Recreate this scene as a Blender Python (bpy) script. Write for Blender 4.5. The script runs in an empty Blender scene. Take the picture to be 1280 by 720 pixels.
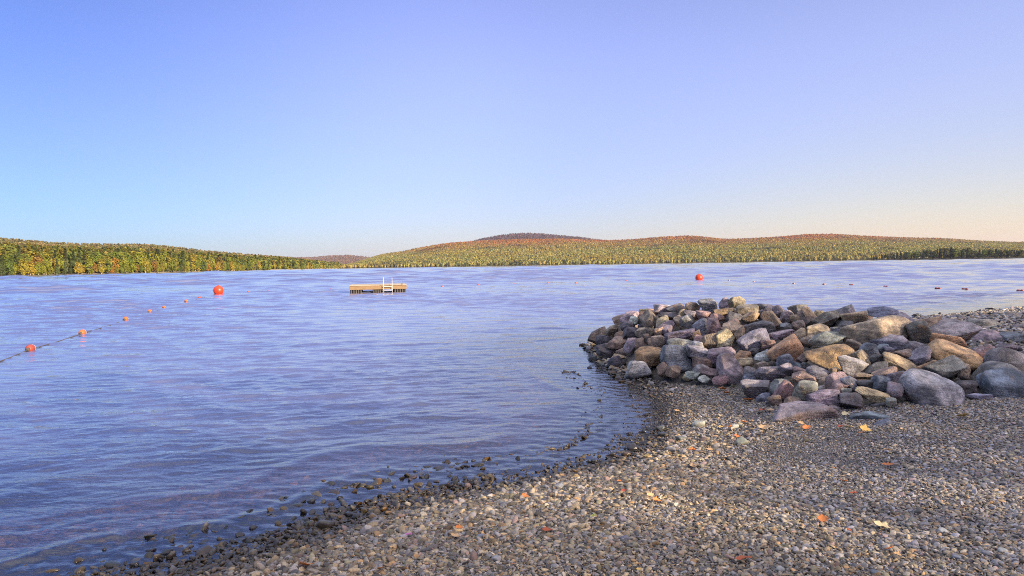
import bpy, bmesh, math, random
import numpy as np
from mathutils import Vector, Matrix, Euler
random.seed(11); RNG = np.random.default_rng(7)
R = math.radians
scene = bpy.context.scene
COL = scene.collection

# ------------------------------------------------------------------ camera
F = 900.0; CH = 1.8; ROLL = 0.016
P = math.atan(29 / F)
fw = Vector((0, math.cos(P), -math.sin(P)))
r0 = Vector((1, 0, 0)); u0 = Vector((0, math.sin(P), math.cos(P)))
rt = math.cos(ROLL) * r0 - math.sin(ROLL) * u0
up = math.sin(ROLL) * r0 + math.cos(ROLL) * u0
cam = bpy.data.cameras.new('camera'); camo = bpy.data.objects.new('camera', cam); COL.objects.link(camo)
m = Matrix((rt, up, -fw)).transposed().to_4x4(); m.translation = (0, 0, CH)
camo.matrix_world = m
cam.sensor_width = 36; cam.lens = F / 1280 * 36; cam.clip_start = 0.1; cam.clip_end = 20000
scene.camera = camo

def ray(px, py):
    d = fw * F + rt * (px - 640) + up * (360 - py)
    return d
def at_depth(px, py, Y):
    d = ray(px, py); k = Y / d.y
    return Vector((d.x * k, Y, CH + d.z * k))
def at_level(px, py, z=0.0):
    d = ray(px, py); k = (z - CH) / d.z
    return Vector((d.x * k, d.y * k, z))

# ------------------------------------------------------------------ tagging
def tag(o, label=None, cat=None, group=None, kind=None):
    if label: o['label'] = label
    if cat: o['category'] = cat
    if group: o['group'] = group
    if kind: o['kind'] = kind
    return o
def link(o, parent=None):
    COL.objects.link(o)
    if parent: o.parent = parent
    return o
def empty(name, loc, rz=0):
    o = bpy.data.objects.new(name, None); o.location = loc; o.rotation_euler = (0, 0, rz); o.empty_display_size = .2
    return link(o)
def mesh_obj(name, me, mat=None, parent=None):
    o = bpy.data.objects.new(name, me)
    if mat and not me.materials: me.materials.append(mat)
    return link(o, parent)
def np_mesh(name, V, faces, smooth=True):
    """V (n,3); faces (m,k) array of equal-size polygons"""
    V = np.asarray(V, np.float32); faces = np.asarray(faces, np.int32)
    me = bpy.data.meshes.new(name)
    me.vertices.add(len(V)); me.vertices.foreach_set('co', V.ravel())
    mcount, k = faces.shape
    me.loops.add(mcount * k); me.loops.foreach_set('vertex_index', faces.ravel())
    me.polygons.add(mcount)
    me.polygons.foreach_set('loop_start', np.arange(0, mcount * k, k, dtype=np.int32))
    me.polygons.foreach_set('loop_total', np.full(mcount, k, np.int32))
    me.polygons.foreach_set('use_smooth', np.full(mcount, smooth, bool))
    me.update(calc_edges=True)
    return me
def grid_faces(nr, nc):
    i = np.arange(nr - 1)[:, None] * nc + np.arange(nc - 1)[None, :]
    i = i.ravel()
    return np.stack([i, i + 1, i + nc + 1, i + nc], 1)

class MB:
    """collects boxes, tubes and lathes into one mesh"""
    def __init__(s): s.bm = bmesh.new()
    def box(s, c, size, rot=None, bev=0):
        g = bmesh.ops.create_cube(s.bm, size=1)['verts']
        M = Matrix.Translation(c) @ (Euler(rot).to_matrix().to_4x4() if rot else Matrix()) @ Matrix.Diagonal((*size, 1))
        bmesh.ops.transform(s.bm, matrix=M, verts=g)
        if bev:
            es = list({e for v in g for e in v.link_edges})
            bmesh.ops.bevel(s.bm, geom=es, offset=bev, segments=2, affect='EDGES', profile=.5)
        return s
    def tube(s, pts, rad, n=8, cap=True):
        pts = [Vector(p) for p in pts]; rings = []
        rads = rad if isinstance(rad, (list, tuple)) else [rad] * len(pts)
        for i, p in enumerate(pts):
            t = (pts[min(i + 1, len(pts) - 1)] - pts[max(i - 1, 0)]).normalized()
            a = t.cross(Vector((0, 0, 1)) if abs(t.z) < .9 else Vector((1, 0, 0))).normalized(); b = t.cross(a)
            rings.append([s.bm.verts.new(p + rads[i] * (math.cos(q) * a + math.sin(q) * b)) for q in [2 * math.pi * k / n for k in range(n)]])
        for A, B in zip(rings, rings[1:]):
            for k in range(n): s.bm.faces.new((A[k], A[(k + 1) % n], B[(k + 1) % n], B[k]))
        if cap:
            s.bm.faces.new(rings[0]); s.bm.faces.new(rings[-1][::-1])
        return s
    def lathe(s, prof, axis='Z', n=20):
        rings = []
        for (r, h) in prof:
            ring = []
            for k in range(n):
                q = 2 * math.pi * k / n
                c = (r * math.cos(q), r * math.sin(q), h)
                if axis == 'X': c = (c[2], c[0], c[1])
                ring.append(s.bm.verts.new(c))
            rings.append(ring)
        for A, B in zip(rings, rings[1:]):
            for k in range(n): s.bm.faces.new((A[k], A[(k + 1) % n], B[(k + 1) % n], B[k]))
        s.bm.faces.new(rings[0]); s.bm.faces.new(rings[-1])
        return s
    def mesh(s, name, smooth=True):
        bmesh.ops.recalc_face_normals(s.bm, faces=s.bm.faces)
        me = bpy.data.meshes.new(name); s.bm.to_mesh(me); s.bm.free()
        for p in me.polygons: p.use_smooth = smooth
        return me

# ------------------------------------------------------------------ node helper
class NT:
    def __init__(s, name):
        s.m = bpy.data.materials.new(name); s.m.use_nodes = True
        s.t = s.m.node_tree; s.t.nodes.clear()
        s.out = s.t.nodes.new('ShaderNodeOutputMaterial')
    def n(s, typ, props=None, **ins):
        nd = s.t.nodes.new(typ)
        for k, v in (props or {}).items(): setattr(nd, k, v)
        for k, v in ins.items(): s.set(nd, k, v)
        return nd
    def set(s, nd, k, v):
        key = int(k[1:]) if k[0] == 'i' and k[1:].isdigit() else k.replace('_', ' ')
        sock = nd.inputs[key]
        if isinstance(v, bpy.types.NodeSocket): s.t.links.new(v, sock)
        elif isinstance(v, bpy.types.Node): s.t.links.new(v.outputs[0], sock)
        else:
            if isinstance(v, (tuple, list)) and len(v) == 3 and sock.type == 'RGBA': v = (*v, 1)
            sock.default_value = v
    def noise(s, vec, scale, detail=4, rough=.55, dist=0, dim='3D'):
        return s.n('ShaderNodeTexNoise', {'noise_dimensions': dim}, Vector=vec, Scale=scale, Detail=detail, Roughness=rough, Distortion=dist)
    def ramp(s, fac, stops, interp='LINEAR'):
        nd = s.n('ShaderNodeValToRGB', None, Fac=fac); cr = nd.color_ramp; cr.interpolation = interp
        while len(cr.elements) > 1: cr.elements.remove(cr.elements[-1])
        for i, (p, c) in enumerate(stops):
            e = cr.elements[0] if i == 0 else cr.elements.new(p)
            e.position = p; e.color = (*c, 1) if isinstance(c, (tuple, list)) else (c, c, c, 1)
        return nd
    def maprange(s, v, a, b, c=0, d=1):
        return s.n('ShaderNodeMapRange', None, Value=v, From_Min=a, From_Max=b, To_Min=c, To_Max=d)
    def mix(s, a, b, fac, mode='MIX'):
        nd = s.n('ShaderNodeMix', {'data_type': 'RGBA', 'blend_type': mode})
        s.set(nd, 'i0', fac); s.set(nd, 'i6', a); s.set(nd, 'i7', b)
        return nd.outputs[2]
    def math(s, op, a, b=0.0):
        nd = s.n('ShaderNodeMath', {'operation': op}); s.set(nd, 'i0', a); s.set(nd, 'i1', b); return nd
    def hsv(s, col, h=.5, sa=1., v=1.):
        return s.n('ShaderNodeHueSaturation', None, Hue=h, Saturation=sa, Value=v, Color=col)
    def bump(s, height, strength=.3, dist=.02, normal=None):
        nd = s.n('ShaderNodeBump', None, Strength=strength, Distance=dist, Height=height)
        if normal: s.set(nd, 'Normal', normal)
        return nd
    def done(s, shader):
        s.t.links.new(shader.outputs[0], s.out.inputs[0]); return s.m
    def pbr(s, col, rough=.7, normal=None, spec=.5, **kw):
        nd = s.n('ShaderNodeBsdfPrincipled', None, Base_Color=col, Roughness=rough, **kw)
        nd.inputs['Specular IOR Level'].default_value = spec
        if normal: s.set(nd, 'Normal', normal)
        return s.done(nd)

# ------------------------------------------------------------------ materials
def mat_rock():
    t = NT('rock'); tc = t.n('ShaderNodeTexCoord'); oi = t.n('ShaderNodeObjectInfo'); ge = t.n('ShaderNodeNewGeometry')
    off = t.n('ShaderNodeVectorMath', {'operation': 'SCALE'}); t.set(off, 'i0', (37, 91, 53)); t.set(off, 'Scale', oi.outputs['Random'])
    vec = t.n('ShaderNodeVectorMath', {'operation': 'ADD'}); t.set(vec, 'i0', tc.outputs['Object']); t.set(vec, 'i1', off)
    st = t.n('ShaderNodeMapping', None, Vector=vec); st.inputs['Scale'].default_value = (2.2, 2.2, 15)
    base = oi.outputs['Color']
    n1 = t.noise(vec, 7, 6, .62)
    c = t.mix(t.hsv(base, .5, 1.0, 1.15), t.hsv(base, .5, .85, .42), t.ramp(n1, [(.36, 0.0), (.60, 1.0)]))
    n2 = t.noise(vec, 3.1, 4, .6, .5)
    stain = t.ramp(n2, [(.56, 0.0), (.70, 1.0)])
    amt = t.maprange(t.math('FRACT', t.math('MULTIPLY', oi.outputs['Random'], 7.31)), .1, .9, 0, .75)
    c = t.mix(c, (.30, .15, .055), t.math('MULTIPLY', stain, amt))
    n3 = t.noise(vec, 5.3, 5, .65, 1.2)
    pale = t.ramp(n3, [(.58, 0.0), (.72, 1.0)])
    amt2 = t.maprange(t.math('FRACT', t.math('MULTIPLY', oi.outputs['Random'], 13.7)), .2, .9, 0, .55)
    c = t.mix(c, t.hsv(base, .5, .45, 1.9), t.math('MULTIPLY', pale, amt2))
    lay = t.noise(st, 3, 4, .6)
    c = t.mix(c, t.hsv(c, .5, 1, .55), t.math('MULTIPLY', t.ramp(lay, [(.5, 0.0), (.62, 1.0)]), .6))
    sp = t.noise(vec, 95, 2, .5)
    c = t.mix(c, t.hsv(c, .5, .8, 1.9), t.math('MULTIPLY', t.ramp(sp, [(.6, 0.0), (.72, 1.0)]), .5))
    c = t.mix(c, t.hsv(c, .5, 1, .35), t.math('MULTIPLY', t.ramp(sp, [(.28, 1.0), (.40, 0.0)]), .6))
    # a wet band where the lake reaches the stone
    sep = t.n('ShaderNodeSeparateXYZ', None, Vector=ge.outputs['Position'])
    wn = t.noise(ge.outputs['Position'], 6, 2)
    wz = t.math('ADD', sep.outputs[2], t.math('MULTIPLY', wn, -.10))
    wet = t.maprange(wz, .03, .10, 1, 0)
    c = t.mix(c, t.hsv(c, .5, 1.15, .30), wet.outputs[0])
    vor = t.n('ShaderNodeTexVoronoi', {'feature': 'DISTANCE_TO_EDGE'}, Vector=vec, Scale=6.0)
    crack = t.ramp(vor, [(0.0, 0.0), (.035, 1.0)])
    h = t.math('ADD', t.math('MULTIPLY', n1, 1.2), t.math('MULTIPLY', lay, .55))
    h = t.math('ADD', h, t.math('MULTIPLY', t.noise(vec, 30, 8, .75), .8))
    h = t.math('ADD', h, t.math('MULTIPLY', crack, .10))
    rough = t.maprange(wet, 0, 1, .78, .22)
    return t.pbr(c, rough.outputs[0], t.bump(h, .85, .045), .45)

def mat_pebble(name, wetlo=.008, wethi=.042, tint=None, randcol=True):
    t = NT(name); oi = t.n('ShaderNodeObjectInfo'); ge = t.n('ShaderNodeNewGeometry'); tc = t.n('ShaderNodeTexCoord')
    stops = [(0, (.20, .205, .235)), (.12, (.27, .25, .225)), (.25, (.13, .125, .125)), (.34, (.33, .275, .195)), (.48, (.225, .23, .275)), (.56, (.21, .17, .135)),
             (.66, (.30, .29, .30)), (.75, (.20, .19, .14)), (.82, (.36, .32, .26)), (.87, (.25, .19, .19)), (.91, (.37, .25, .14)), (.945, (.09, .09, .10)), (.975, (.46, .43, .40))]
    c = t.ramp(oi.outputs['Random'], stops, 'CONSTANT').outputs[0]
    r2 = t.math('FRACT', t.math('MULTIPLY', oi.outputs['Random'], 57.3))
    c = t.hsv(c, .5, 1.0, t.maprange(r2, 0, 1, .45, 1.6).outputs[0]).outputs[0]
    n = t.noise(tc.outputs['Object'], 2.6, 4, .6)
    c = t.mix(c, t.hsv(c, .5, .9, .5), t.ramp(n, [(.42, 0.0), (.7, .8)]))
    zone = t.noise(oi.outputs['Location'], .55, 3, .5)
    sx_ = t.n('ShaderNodeSeparateXYZ', None, Vector=oi.outputs['Location'])
    warm = t.maprange(t.math('ADD', sx_.outputs[0], t.math('MULTIPLY', t.math('SUBTRACT', zone, .5), 6.0)), 1.0, 3.4, 1, .4)
    c = t.mix(c, t.mix(c, (1.12, .98, .74), 1.0, 'MULTIPLY'), warm.outputs[0])
    sep = t.n('ShaderNodeSeparateXYZ', None, Vector=ge.outputs['Position'])
    wz = t.math('ADD', sep.outputs[2], t.math('MULTIPLY', t.noise(ge.outputs['Position'], 3, 2), -.03))
    wet = t.maprange(wz, wetlo, wethi, 1, 0)
    c = t.mix(c, t.hsv(c, .5, 1.25, t.maprange(sep.outputs[2], -.07, -.02, 1.0, .22).outputs[0]), wet.outputs[0])
    c = t.mix(c, t.mix(c, (1.5, 1.0, .72), 1.0, 'MULTIPLY'), t.maprange(sep.outputs[2], -.05, -.01, 1, 0).outputs[0])
    return t.pbr(c, t.maprange(wet, 0, 1, .75, .2).outputs[0], t.bump(n, .25, .1), .4)

def mat_stone_single(name):
    t = NT(name); oi = t.n('ShaderNodeObjectInfo'); ge = t.n('ShaderNodeNewGeometry'); tc = t.n('ShaderNodeTexCoord')
    c = oi.outputs['Color']
    n = t.noise(tc.outputs['Object'], 40, 5, .65)
    c = t.mix(c, t.hsv(c, .5, .9, .45), t.ramp(n, [(.4, 0.0), (.7, .8)]))
    sep = t.n('ShaderNodeSeparateXYZ', None, Vector=ge.outputs['Position'])
    wz = t.math('ADD', sep.outputs[2], t.math('MULTIPLY', t.noise(ge.outputs['Position'], 5, 2), -.03))
    wet = t.maprange(wz, .03, .085, 1, 0)
    c = t.mix(c, t.hsv(c, .5, 1.2, .24), wet.outputs[0])
    return t.pbr(c, t.maprange(wet, 0, 1, .7, .18).outputs[0], t.bump(n, .5, .01), .45)

def mat_ground():
    t = NT('beach_gravel'); ge = t.n('ShaderNodeNewGeometry'); p = ge.outputs['Position']
    v = t.n('ShaderNodeTexVoronoi', None, Vector=p, Scale=75.0)
    v2 = t.n('ShaderNodeTexVoronoi', None, Vector=p, Scale=160.0)
    c = t.ramp(t.n('ShaderNodeSeparateColor', None, Color=v.outputs['Color']), [(0, (.12, .12, .14)), (.3, (.21, .18, .14)), (.5, (.17, .17, .20)), (.7, (.28, .24, .18)), (.9, (.10, .09, .09))], 'CONSTANT').outputs[0]
    n = t.noise(p, 1.1, 5, .6)
    c = t.mix(c, (.20, .165, .115), t.ramp(n, [(.35, .15), (.65, .6)]))
    g = t.noise(p, 220, 3, .6)
    c = t.mix(c, t.hsv(c, .5, 1, .45), t.ramp(g, [(.4, .8), (.6, 0.0)]))
    sep = t.n('ShaderNodeSeparateXYZ', None, Vector=p)
    wz = t.math('ADD', sep.outputs[2], t.math('MULTIPLY', t.noise(p, 3, 2), -.03))
    wet = t.maprange(wz, .01, .06, 1, 0)
    c = t.mix(c, t.hsv(c, .5, 1.2, t.maprange(sep.outputs[2], -.07, -.02, 1.0, .33).outputs[0]), wet.outputs[0])
    c = t.mix(c, t.mix(c, (1.6, 1.05, .75), 1.0, 'MULTIPLY'), t.maprange(sep.outputs[2], -.05, -.01, 1, 0).outputs[0])
    h = t.math('ADD', t.math('MULTIPLY', v.outputs['Distance'], -1.0), t.math('MULTIPLY', v2.outputs['Distance'], -.4))
    return t.pbr(c, t.maprange(wet, 0, 1, .85, .3).outputs[0], t.bump(h, .8, .02), .3)

def mat_water():
    t = NT('lake_water'); ge = t.n('ShaderNodeNewGeometry'); p = ge.outputs['Position']
    mp = t.n('ShaderNodeMapping', None, Vector=p); mp.inputs['Scale'].default_value = (.62, 1.25, 1); mp.inputs['Rotation'].default_value = (0, 0, R(9))
    n1 = t.noise(mp, 5.5, 5, .62, .4); n2 = t.noise(mp, .9, 3, .6, .3); n3 = t.noise(mp, 1.9, 4, .6, .5)
    h = t.math('ADD', t.math('MULTIPLY', n1, .012), t.math('MULTIPLY', n3, .03))
    h = t.math('ADD', h, t.math('MULTIPLY', n2, .05))
    at = t.n('ShaderNodeAttribute', {'attribute_name': 'calm'})
    mg = t.n('ShaderNodeMapping', None, Vector=p); mg.inputs['Scale'].default_value = (.28, .10, 1)
    gn = t.maprange(t.noise(mg, 1.0, 5, .65, .6), .32, .68, .45, 1.5)
    n4 = t.noise(mp, 15, 3, .6, .2); h = t.math('ADD', h, t.math('MULTIPLY', n4, .0025))
    b = t.n('ShaderNodeBump', None, Strength=t.math('MULTIPLY', at.outputs['Fac'], gn), Distance=1.0, Height=h)
    fr = t.n('ShaderNodeFresnel', None, IOR=1.7, Normal=b.outputs[0])
    gl = t.n('ShaderNodeBsdfGlossy', None, Color=(1, 1, 1), Roughness=.045, Normal=b.outputs[0])
    dp = t.n('ShaderNodeAttribute', {'attribute_name': 'depth'})
    k = t.math('SUBTRACT', 1.0, t.math('POWER', 2.718, t.math('MULTIPLY', dp.outputs['Fac'], -2.0)))
    tr = t.n('ShaderNodeBsdfTransparent', None, Color=t.mix((.90, .92, .93), (.58, .52, .50), t.maprange(dp.outputs['Fac'], 0, .5).outputs[0]))
    body = t.n('ShaderNodeBsdfDiffuse', None, Color=(.125, .135, .235))
    m1 = t.n('ShaderNodeMixShader'); t.set(m1, 'i0', k); t.set(m1, 'i1', tr); t.set(m1, 'i2', body)
    m2 = t.n('ShaderNodeMixShader'); t.set(m2, 'i0', fr); t.set(m2, 'i1', m1); t.set(m2, 'i2', gl)
    return t.done(m2)

def mat_leaves(name, cols, loc=False, redz=None, transl=.25):
    t = NT(name); oi = t.n('ShaderNodeObjectInfo'); ge = t.n('ShaderNodeNewGeometry')
    r = oi.outputs['Random']
    c = t.ramp(r, [(i / len(cols), c) for i, c in enumerate(cols)], 'CONSTANT' if len(cols) > 1 else 'LINEAR').outputs[0]
    n = t.noise(ge.outputs['Position'], .55, 3, .6)
    c = t.hsv(c, t.maprange(n, .3, .7, .485, .515).outputs[0], 1.0, t.maprange(n, .3, .7, .7, 1.3).outputs[0]).outputs[0]
    if loc:   # stands of one kind grow together on the hillside
        ln = t.noise(oi.outputs['Location'], .0055, 4, .6)
        dark = t.ramp(ln, [(.57, 0.0), (.64, 1.0)])
        c = t.mix(c, (.05, .07, .04), t.math('MULTIPLY', dark, .75))
        gp = t.noise(oi.outputs['Location'], .0032, 4, .6); c = t.mix(c, (.46, .34, .09), t.math('MULTIPLY', t.ramp(gp, [(.5, 0.0), (.62, 1.0)]), .5))
    if redz:
        sep = t.n('ShaderNodeSeparateXYZ', None, Vector=oi.outputs['Location'])
        rn = t.noise(oi.outputs['Location'], .004, 3, .6)
        zz = t.math('ADD', sep.outputs[2], t.math('MULTIPLY', t.math('SUBTRACT', rn, .5), 60))
        f = t.math('MULTIPLY', t.maprange(zz, redz[0], redz[1]), t.maprange(t.math('FRACT', t.math('MULTIPLY', r, 9.7)), .1, .6, .3, 1.0))
        c = t.mix(c, t.ramp(t.math('FRACT', t.math('MULTIPLY', r, 17.3)), [(0, (.52, .17, .065)), (.4, (.56, .25, .08)), (.75, (.42, .15, .085))], 'CONSTANT'), f)
    d = t.n('ShaderNodeBsdfDiffuse', None, Color=c); tl = t.n('ShaderNodeBsdfTranslucent', None, Color=c)
    mx = t.n('ShaderNodeMixShader'); t.set(mx, 'i0', transl); t.set(mx, 'i1', d); t.set(mx, 'i2', tl)
    return t.done(mx)
def mat_simple(name, col, rough=.6, nscale=8, var=.5, bump=.2, bdist=.01, stretch=(1, 1, 1), metallic=0, spec=.5):
    t = NT(name); tc = t.n('ShaderNodeTexCoord'); mp = t.n('ShaderNodeMapping', None, Vector=tc.outputs['Object']); mp.inputs['Scale'].default_value = stretch
    n = t.noise(mp, nscale, 5, .6)
    c = t.mix(col, t.hsv((*col, 1), .5, 1, 1 - var), t.ramp(n, [(.35, 0.0), (.7, 1.0)]))
    return t.pbr(c, rough, t.bump(n, bump, bdist), spec, Metallic=metallic)

M_ROCK = mat_rock(); M_PEB = mat_pebble('pebbles'); M_STONE = mat_stone_single('shore_stone'); M_GROUND = mat_ground(); M_WATER = mat_water()
M_BARK = mat_simple('bark', (.16, .12, .09), .9, 3, .6, .5, .05, (1, 1, .15))
M_BIRCH = mat_simple('pale_bark', (.5, .46, .4), .8, 2, .5, .3, .03, (1, 1, 2))

# ------------------------------------------------------------------ land
def pxl(l, z=0.0): return [at_level(x, y, z).xy for x, y in l]
front = pxl([(735, 431), (752, 452), (772, 470), (788, 479), (812, 484), (814, 500), (820, 528), (806, 556), (786, 572), (748, 582), (704, 592), (642, 604), (560, 622), (480, 641), (420, 662), (340, 690), (230, 716)])
front = [Vector(p) for p in front] + [Vector(p) for p in ((-3.2, 3.6), (-6, 2.2), (-14, -2), (-60, -14))]
back = [Vector(p) for p in ((-60, -70), (70, -70), (70, 60), (40, 42), (24, 31.5))] + [Vector(p) for p in pxl([(1280, 386), (1230, 389), (1160, 396.5)])] + [Vector(p) for p in ((9.4, 19.6), (6.2, 17.9), (3.6, 17.0), (2.1, 16.6))]
LAND = np.array([(p.x, p.y) for p in front + back])
def seg_dist(px, py, A, B):
    dx, dy = B[0] - A[0], B[1] - A[1]
    t = np.clip(((px - A[0]) * dx + (py - A[1]) * dy) / (dx * dx + dy * dy + 1e-9), 0, 1)
    return np.hypot(px - A[0] - t * dx, py - A[1] - t * dy), t
def poly_dist(px, py, pts, vals=None, closed=False):
    best = np.full(np.shape(px), 1e9); bv = np.zeros(np.shape(px))
    n = len(pts)
    for i in range(n if closed else n - 1):
        j = (i + 1) % n
        d, t = seg_dist(px, py, pts[i], pts[j]); k = d < best
        best = np.where(k, d, best)
        if vals is not None: bv = np.where(k, vals[i] + t * (vals[j] - vals[i]), bv)
    return best, bv
def inside(px, py, pts):
    c = np.zeros(np.shape(px), bool); n = len(pts)
    for i in range(n):
        x1, y1 = pts[i]; x2, y2 = pts[(i + 1) % n]
        if y1 == y2: continue
        c ^= ((y1 > py) != (y2 > py)) & (px < (x2 - x1) * (py - y1) / (y2 - y1) + x1)
    return c
_NW = [(RNG.uniform(.3, 3.2), RNG.uniform(0, 6.28), RNG.uniform(0, 6.28)) for _ in range(14)]
def lumps(x, y):
    z = 0
    for k, a, ph in _NW: z = z + np.sin(k * (x * math.cos(a) + y * math.sin(a)) * 1.6 + ph) / (k + .4)
    return z / 4
def shore_sd(x, y):
    d, _ = poly_dist(x, y, LAND, closed=True)
    return np.where(inside(x, y, LAND), d, -d)
def beach_z(sd, x, y):
    z = np.where(sd > 0, np.where(sd < 2.5, .105 * sd, .2625 + .055 * (sd - 2.5)), np.where(sd > -.7, .034 * sd, np.where(sd > -2, -.0238 + .10 * (sd + .7), -.1538 + .2 * (sd + 2))))
    z = np.minimum(z, .62 + .03 * np.sqrt(np.maximum(sd, 0))); z = np.maximum(z, -2.5)
    return z + .011 * lumps(x * 3.1 + 5, y * 3.1) * np.clip(sd - .5, 0, 1) + .035 * lumps(x, y) * np.clip(np.abs(sd) * .8, 0.15, 1)
# the rock pile: crest line and front foot line
crest_px = [(737, 429, 15.9), (770, 409, 14.2), (800, 397, 13.4), (860, 389, 12.6), (915, 383, 12.0), (960, 389, 11.6), (1020, 398, 10.8), (1060, 400, 10.2), (1100, 404, 9.7), (1150, 410, 9.4), (1200, 421, 9.2), (1300, 437, 8.9), (1420, 442, 8.7), (1600, 460, 8.6)]
CR = [at_depth(*c) for c in crest_px]; CRP = np.array([(p.x, p.y) for p in CR]); CRZ = np.array([p.z for p in CR])
foot_px = [(730, 434), (758, 455), (785, 474), (850, 479), (900, 484), (945, 500), (1000, 507), (1080, 510), (1160, 510), (1220, 498), (1300, 500), (1420, 508), (1600, 520)]
foot_z = [0, 0, .02, .1, .15, .22, .27, .31, .33, .35, .36, .37, .38]
FT = np.array([tuple(at_level(x, y, z).xy) for (x, y), z in zip(foot_px, foot_z)])
PILE = np.concatenate([CRP, FT[::-1]])
def pile_z(x, y, g):
    dc, zc = poly_dist(x, y, CRP, CRZ); db, _ = poly_dist(x, y, FT)
    ins = inside(x, y, PILE)
    t = db / (db + dc + 1e-6)
    zf = g + (zc - g) * np.power(np.clip(t, 0, 1), .85)
    zb = zc - .62 * dc
    # behind the crest only
    behind = ~ins & (dc < db)
    return np.where(ins, np.maximum(zf, g), np.where(behind, np.maximum(zb, g), g))
GX0, GY0, GS = -16.0, 1.0, .06
gx = np.arange(GX0, 26, GS); gy = np.arange(GY0, 34, GS)
GXX, GYY = np.meshgrid(gx, gy)
SD = shore_sd(GXX, GYY); GZ = beach_z(SD, GXX, GYY)
PZ = pile_z(GXX, GYY, GZ)
def lookup(A, x, y):
    fx = np.clip((np.asarray(x) - GX0) / GS, 0, len(gx) - 1.001); fy = np.clip((np.asarray(y) - GY0) / GS, 0, len(gy) - 1.001)
    i = fx.astype(int); j = fy.astype(int); a = fx - i; b = fy - j
    return A[j, i] * (1 - a) * (1 - b) + A[j, i + 1] * a * (1 - b) + A[j + 1, i] * (1 - a) * b + A[j + 1, i + 1] * a * b
def hit(px, py, A=None):
    A = PZ if A is None else A
    d = ray(px, py); Y = np.linspace(2.2, 33, 3000); X = d.x / d.y * Y; Z = CH + d.z / d.y * Y
    s = lookup(A, X, Y); s = np.maximum(s, -.12); k = np.argmax(Z < s)
    return Vector((X[k], Y[k], s[k]))
# one ground sheet: fine near the camera, coarser outside
ax = np.concatenate([np.linspace(-60, -9, 40)[:-1], np.arange(-9, 15, .08), np.linspace(15, 26, 60), np.linspace(27, 70, 25)])
ay = np.concatenate([np.linspace(-70, 1, 40)[:-1], np.arange(1, 20, .08), np.linspace(20, 34, 80), np.linspace(35, 70, 22)])
AX, AY = np.meshgrid(ax, ay)
asd = shore_sd(AX, AY); az = beach_z(asd, AX, AY)
apz = pile_z(AX, AY, az); az = np.where(apz > az + .02, np.maximum(az, apz - .15), az)
me = np_mesh('beach', np.stack([AX, AY, az], -1).reshape(-1, 3), grid_faces(len(ay), len(ax)))
tag(mesh_obj('beach', me, M_GROUND), 'grey gravel beach sloping down to the lake', 'beach', kind='structure')

# ------------------------------------------------------------------ water
na = 1000; ang = np.linspace(R(-62), R(62), na)
rows = [2.2]
while rows[-1] < 9500:
    r = rows[-1]; rows.append(r + (max(.02, r * .004) if r < 200 else r * .01 if r < 1900 else r * .05))
rr = np.array(rows); RRm, AAm = np.meshgrid(rr, ang, indexing='ij')
WX = RRm * np.sin(AAm); WY = RRm * np.cos(AAm)
dr = np.gradient(rr)[:, None]; da = RRm * (ang[1] - ang[0])
wsd = np.where(RRm < 45, 0, -30.0); k = RRm < 45
wsd[k] = shore_sd(WX[k], WY[k])
depth = np.where(k, -beach_z(wsd, WX, WY), 2.5); depth = np.clip(depth, 0, 2.5)
att = np.clip(depth / .35, .14, 1)
gust = .75 + .35 * np.sin(WX * .11 + WY * .045 + 1.3) * np.sin(WX * .037 - WY * .083) + .25 * np.sin(WX * .31 + WY * .22)
WZ = np.zeros_like(WX)
for i in range(64):
    lam = .11 * (2.6 / .11) ** (i / 63) * RNG.uniform(.9, 1.1)
    th = RNG.normal(R(-80), R(34 if lam < .6 else 22)); kk = 2 * math.pi / lam
    amp = .0078 * lam ** .9 / (1 + (lam / 1.1) ** 2)
    w = np.clip((lam / np.maximum(dr, da) - 3) / 3, 0, 1)
    if lam > .5: w = w * np.clip(.4 + RRm / 22, .4, 2.2)
    ph = kk * (WX * math.cos(th) + WY * math.sin(th)) + RNG.uniform(0, 6.28) + .8 * np.sin(WX * .23 + WY * .31 + i)
    s = np.sin(ph)
    WZ += amp * w * (1.7 * np.exp(1.3 * (s - 1)) - .7) * (att if lam > .35 else np.maximum(att, .3))
for i in range(40):   # wind chop of the open lake, visible only as thin dashes towards the far shore
    lam = 2.5 * (36 / 2.5) ** (i / 39); th = RNG.normal(R(-80), R(20)); kk = 2 * math.pi / lam
    w = np.clip((lam / np.maximum(dr, da) - 3) / 3, 0, 1) * np.clip(RRm / (lam * 11) - .6, 0, 1) * np.clip((RRm - 30) / 60, 0, 1)
    ph = kk * (WX * math.cos(th) + WY * math.sin(th)) + RNG.uniform(0, 6.28) + .9 * np.sin(WX * .9 / lam + WY * .7 / lam + i)
    WZ += .042 / kk * w * np.sin(ph)
WZ *= np.clip(gust, .35, 1.3) * np.clip(1.25 - np.exp(-RRm / 40) * .35, .8, 1.25)
jit = .25 * np.sin(WX * 1.1 + .4) + .18 * np.sin(WX * 2.7 + WY * 1.3)
for c0, wd, hh in ((-.62, .10, .012), (-1.5, .16, .018), (-2.7, .25, .02)):
    q = (wsd - c0 - jit) / wd
    WZ += hh * np.exp(-q * q) * (.6 + .4 * np.sin(WX * .9 + c0 * 3)) * (RRm < 45)
th_ = [RNG.normal(R(62), R(40)) for _ in range(14)]      # small ripples lapping at the edge
for i, t_ in enumerate(th_):
    lam = .07 + .012 * i; kk = 6.283 / lam; WZ += .0005 * lam / .1 * np.clip((lam / np.maximum(dr, da) - 2.5) / 2, 0, 1) * np.exp(-((wsd + .45) / .6) ** 2) * (RRm < 20) * np.sin(kk * (WX * math.cos(t_) + WY * math.sin(t_)) + i * 1.7 + .7 * np.sin(WX * 2 + i))
WZ = np.where(wsd > 0, np.minimum(WZ, .004), WZ)
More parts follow.
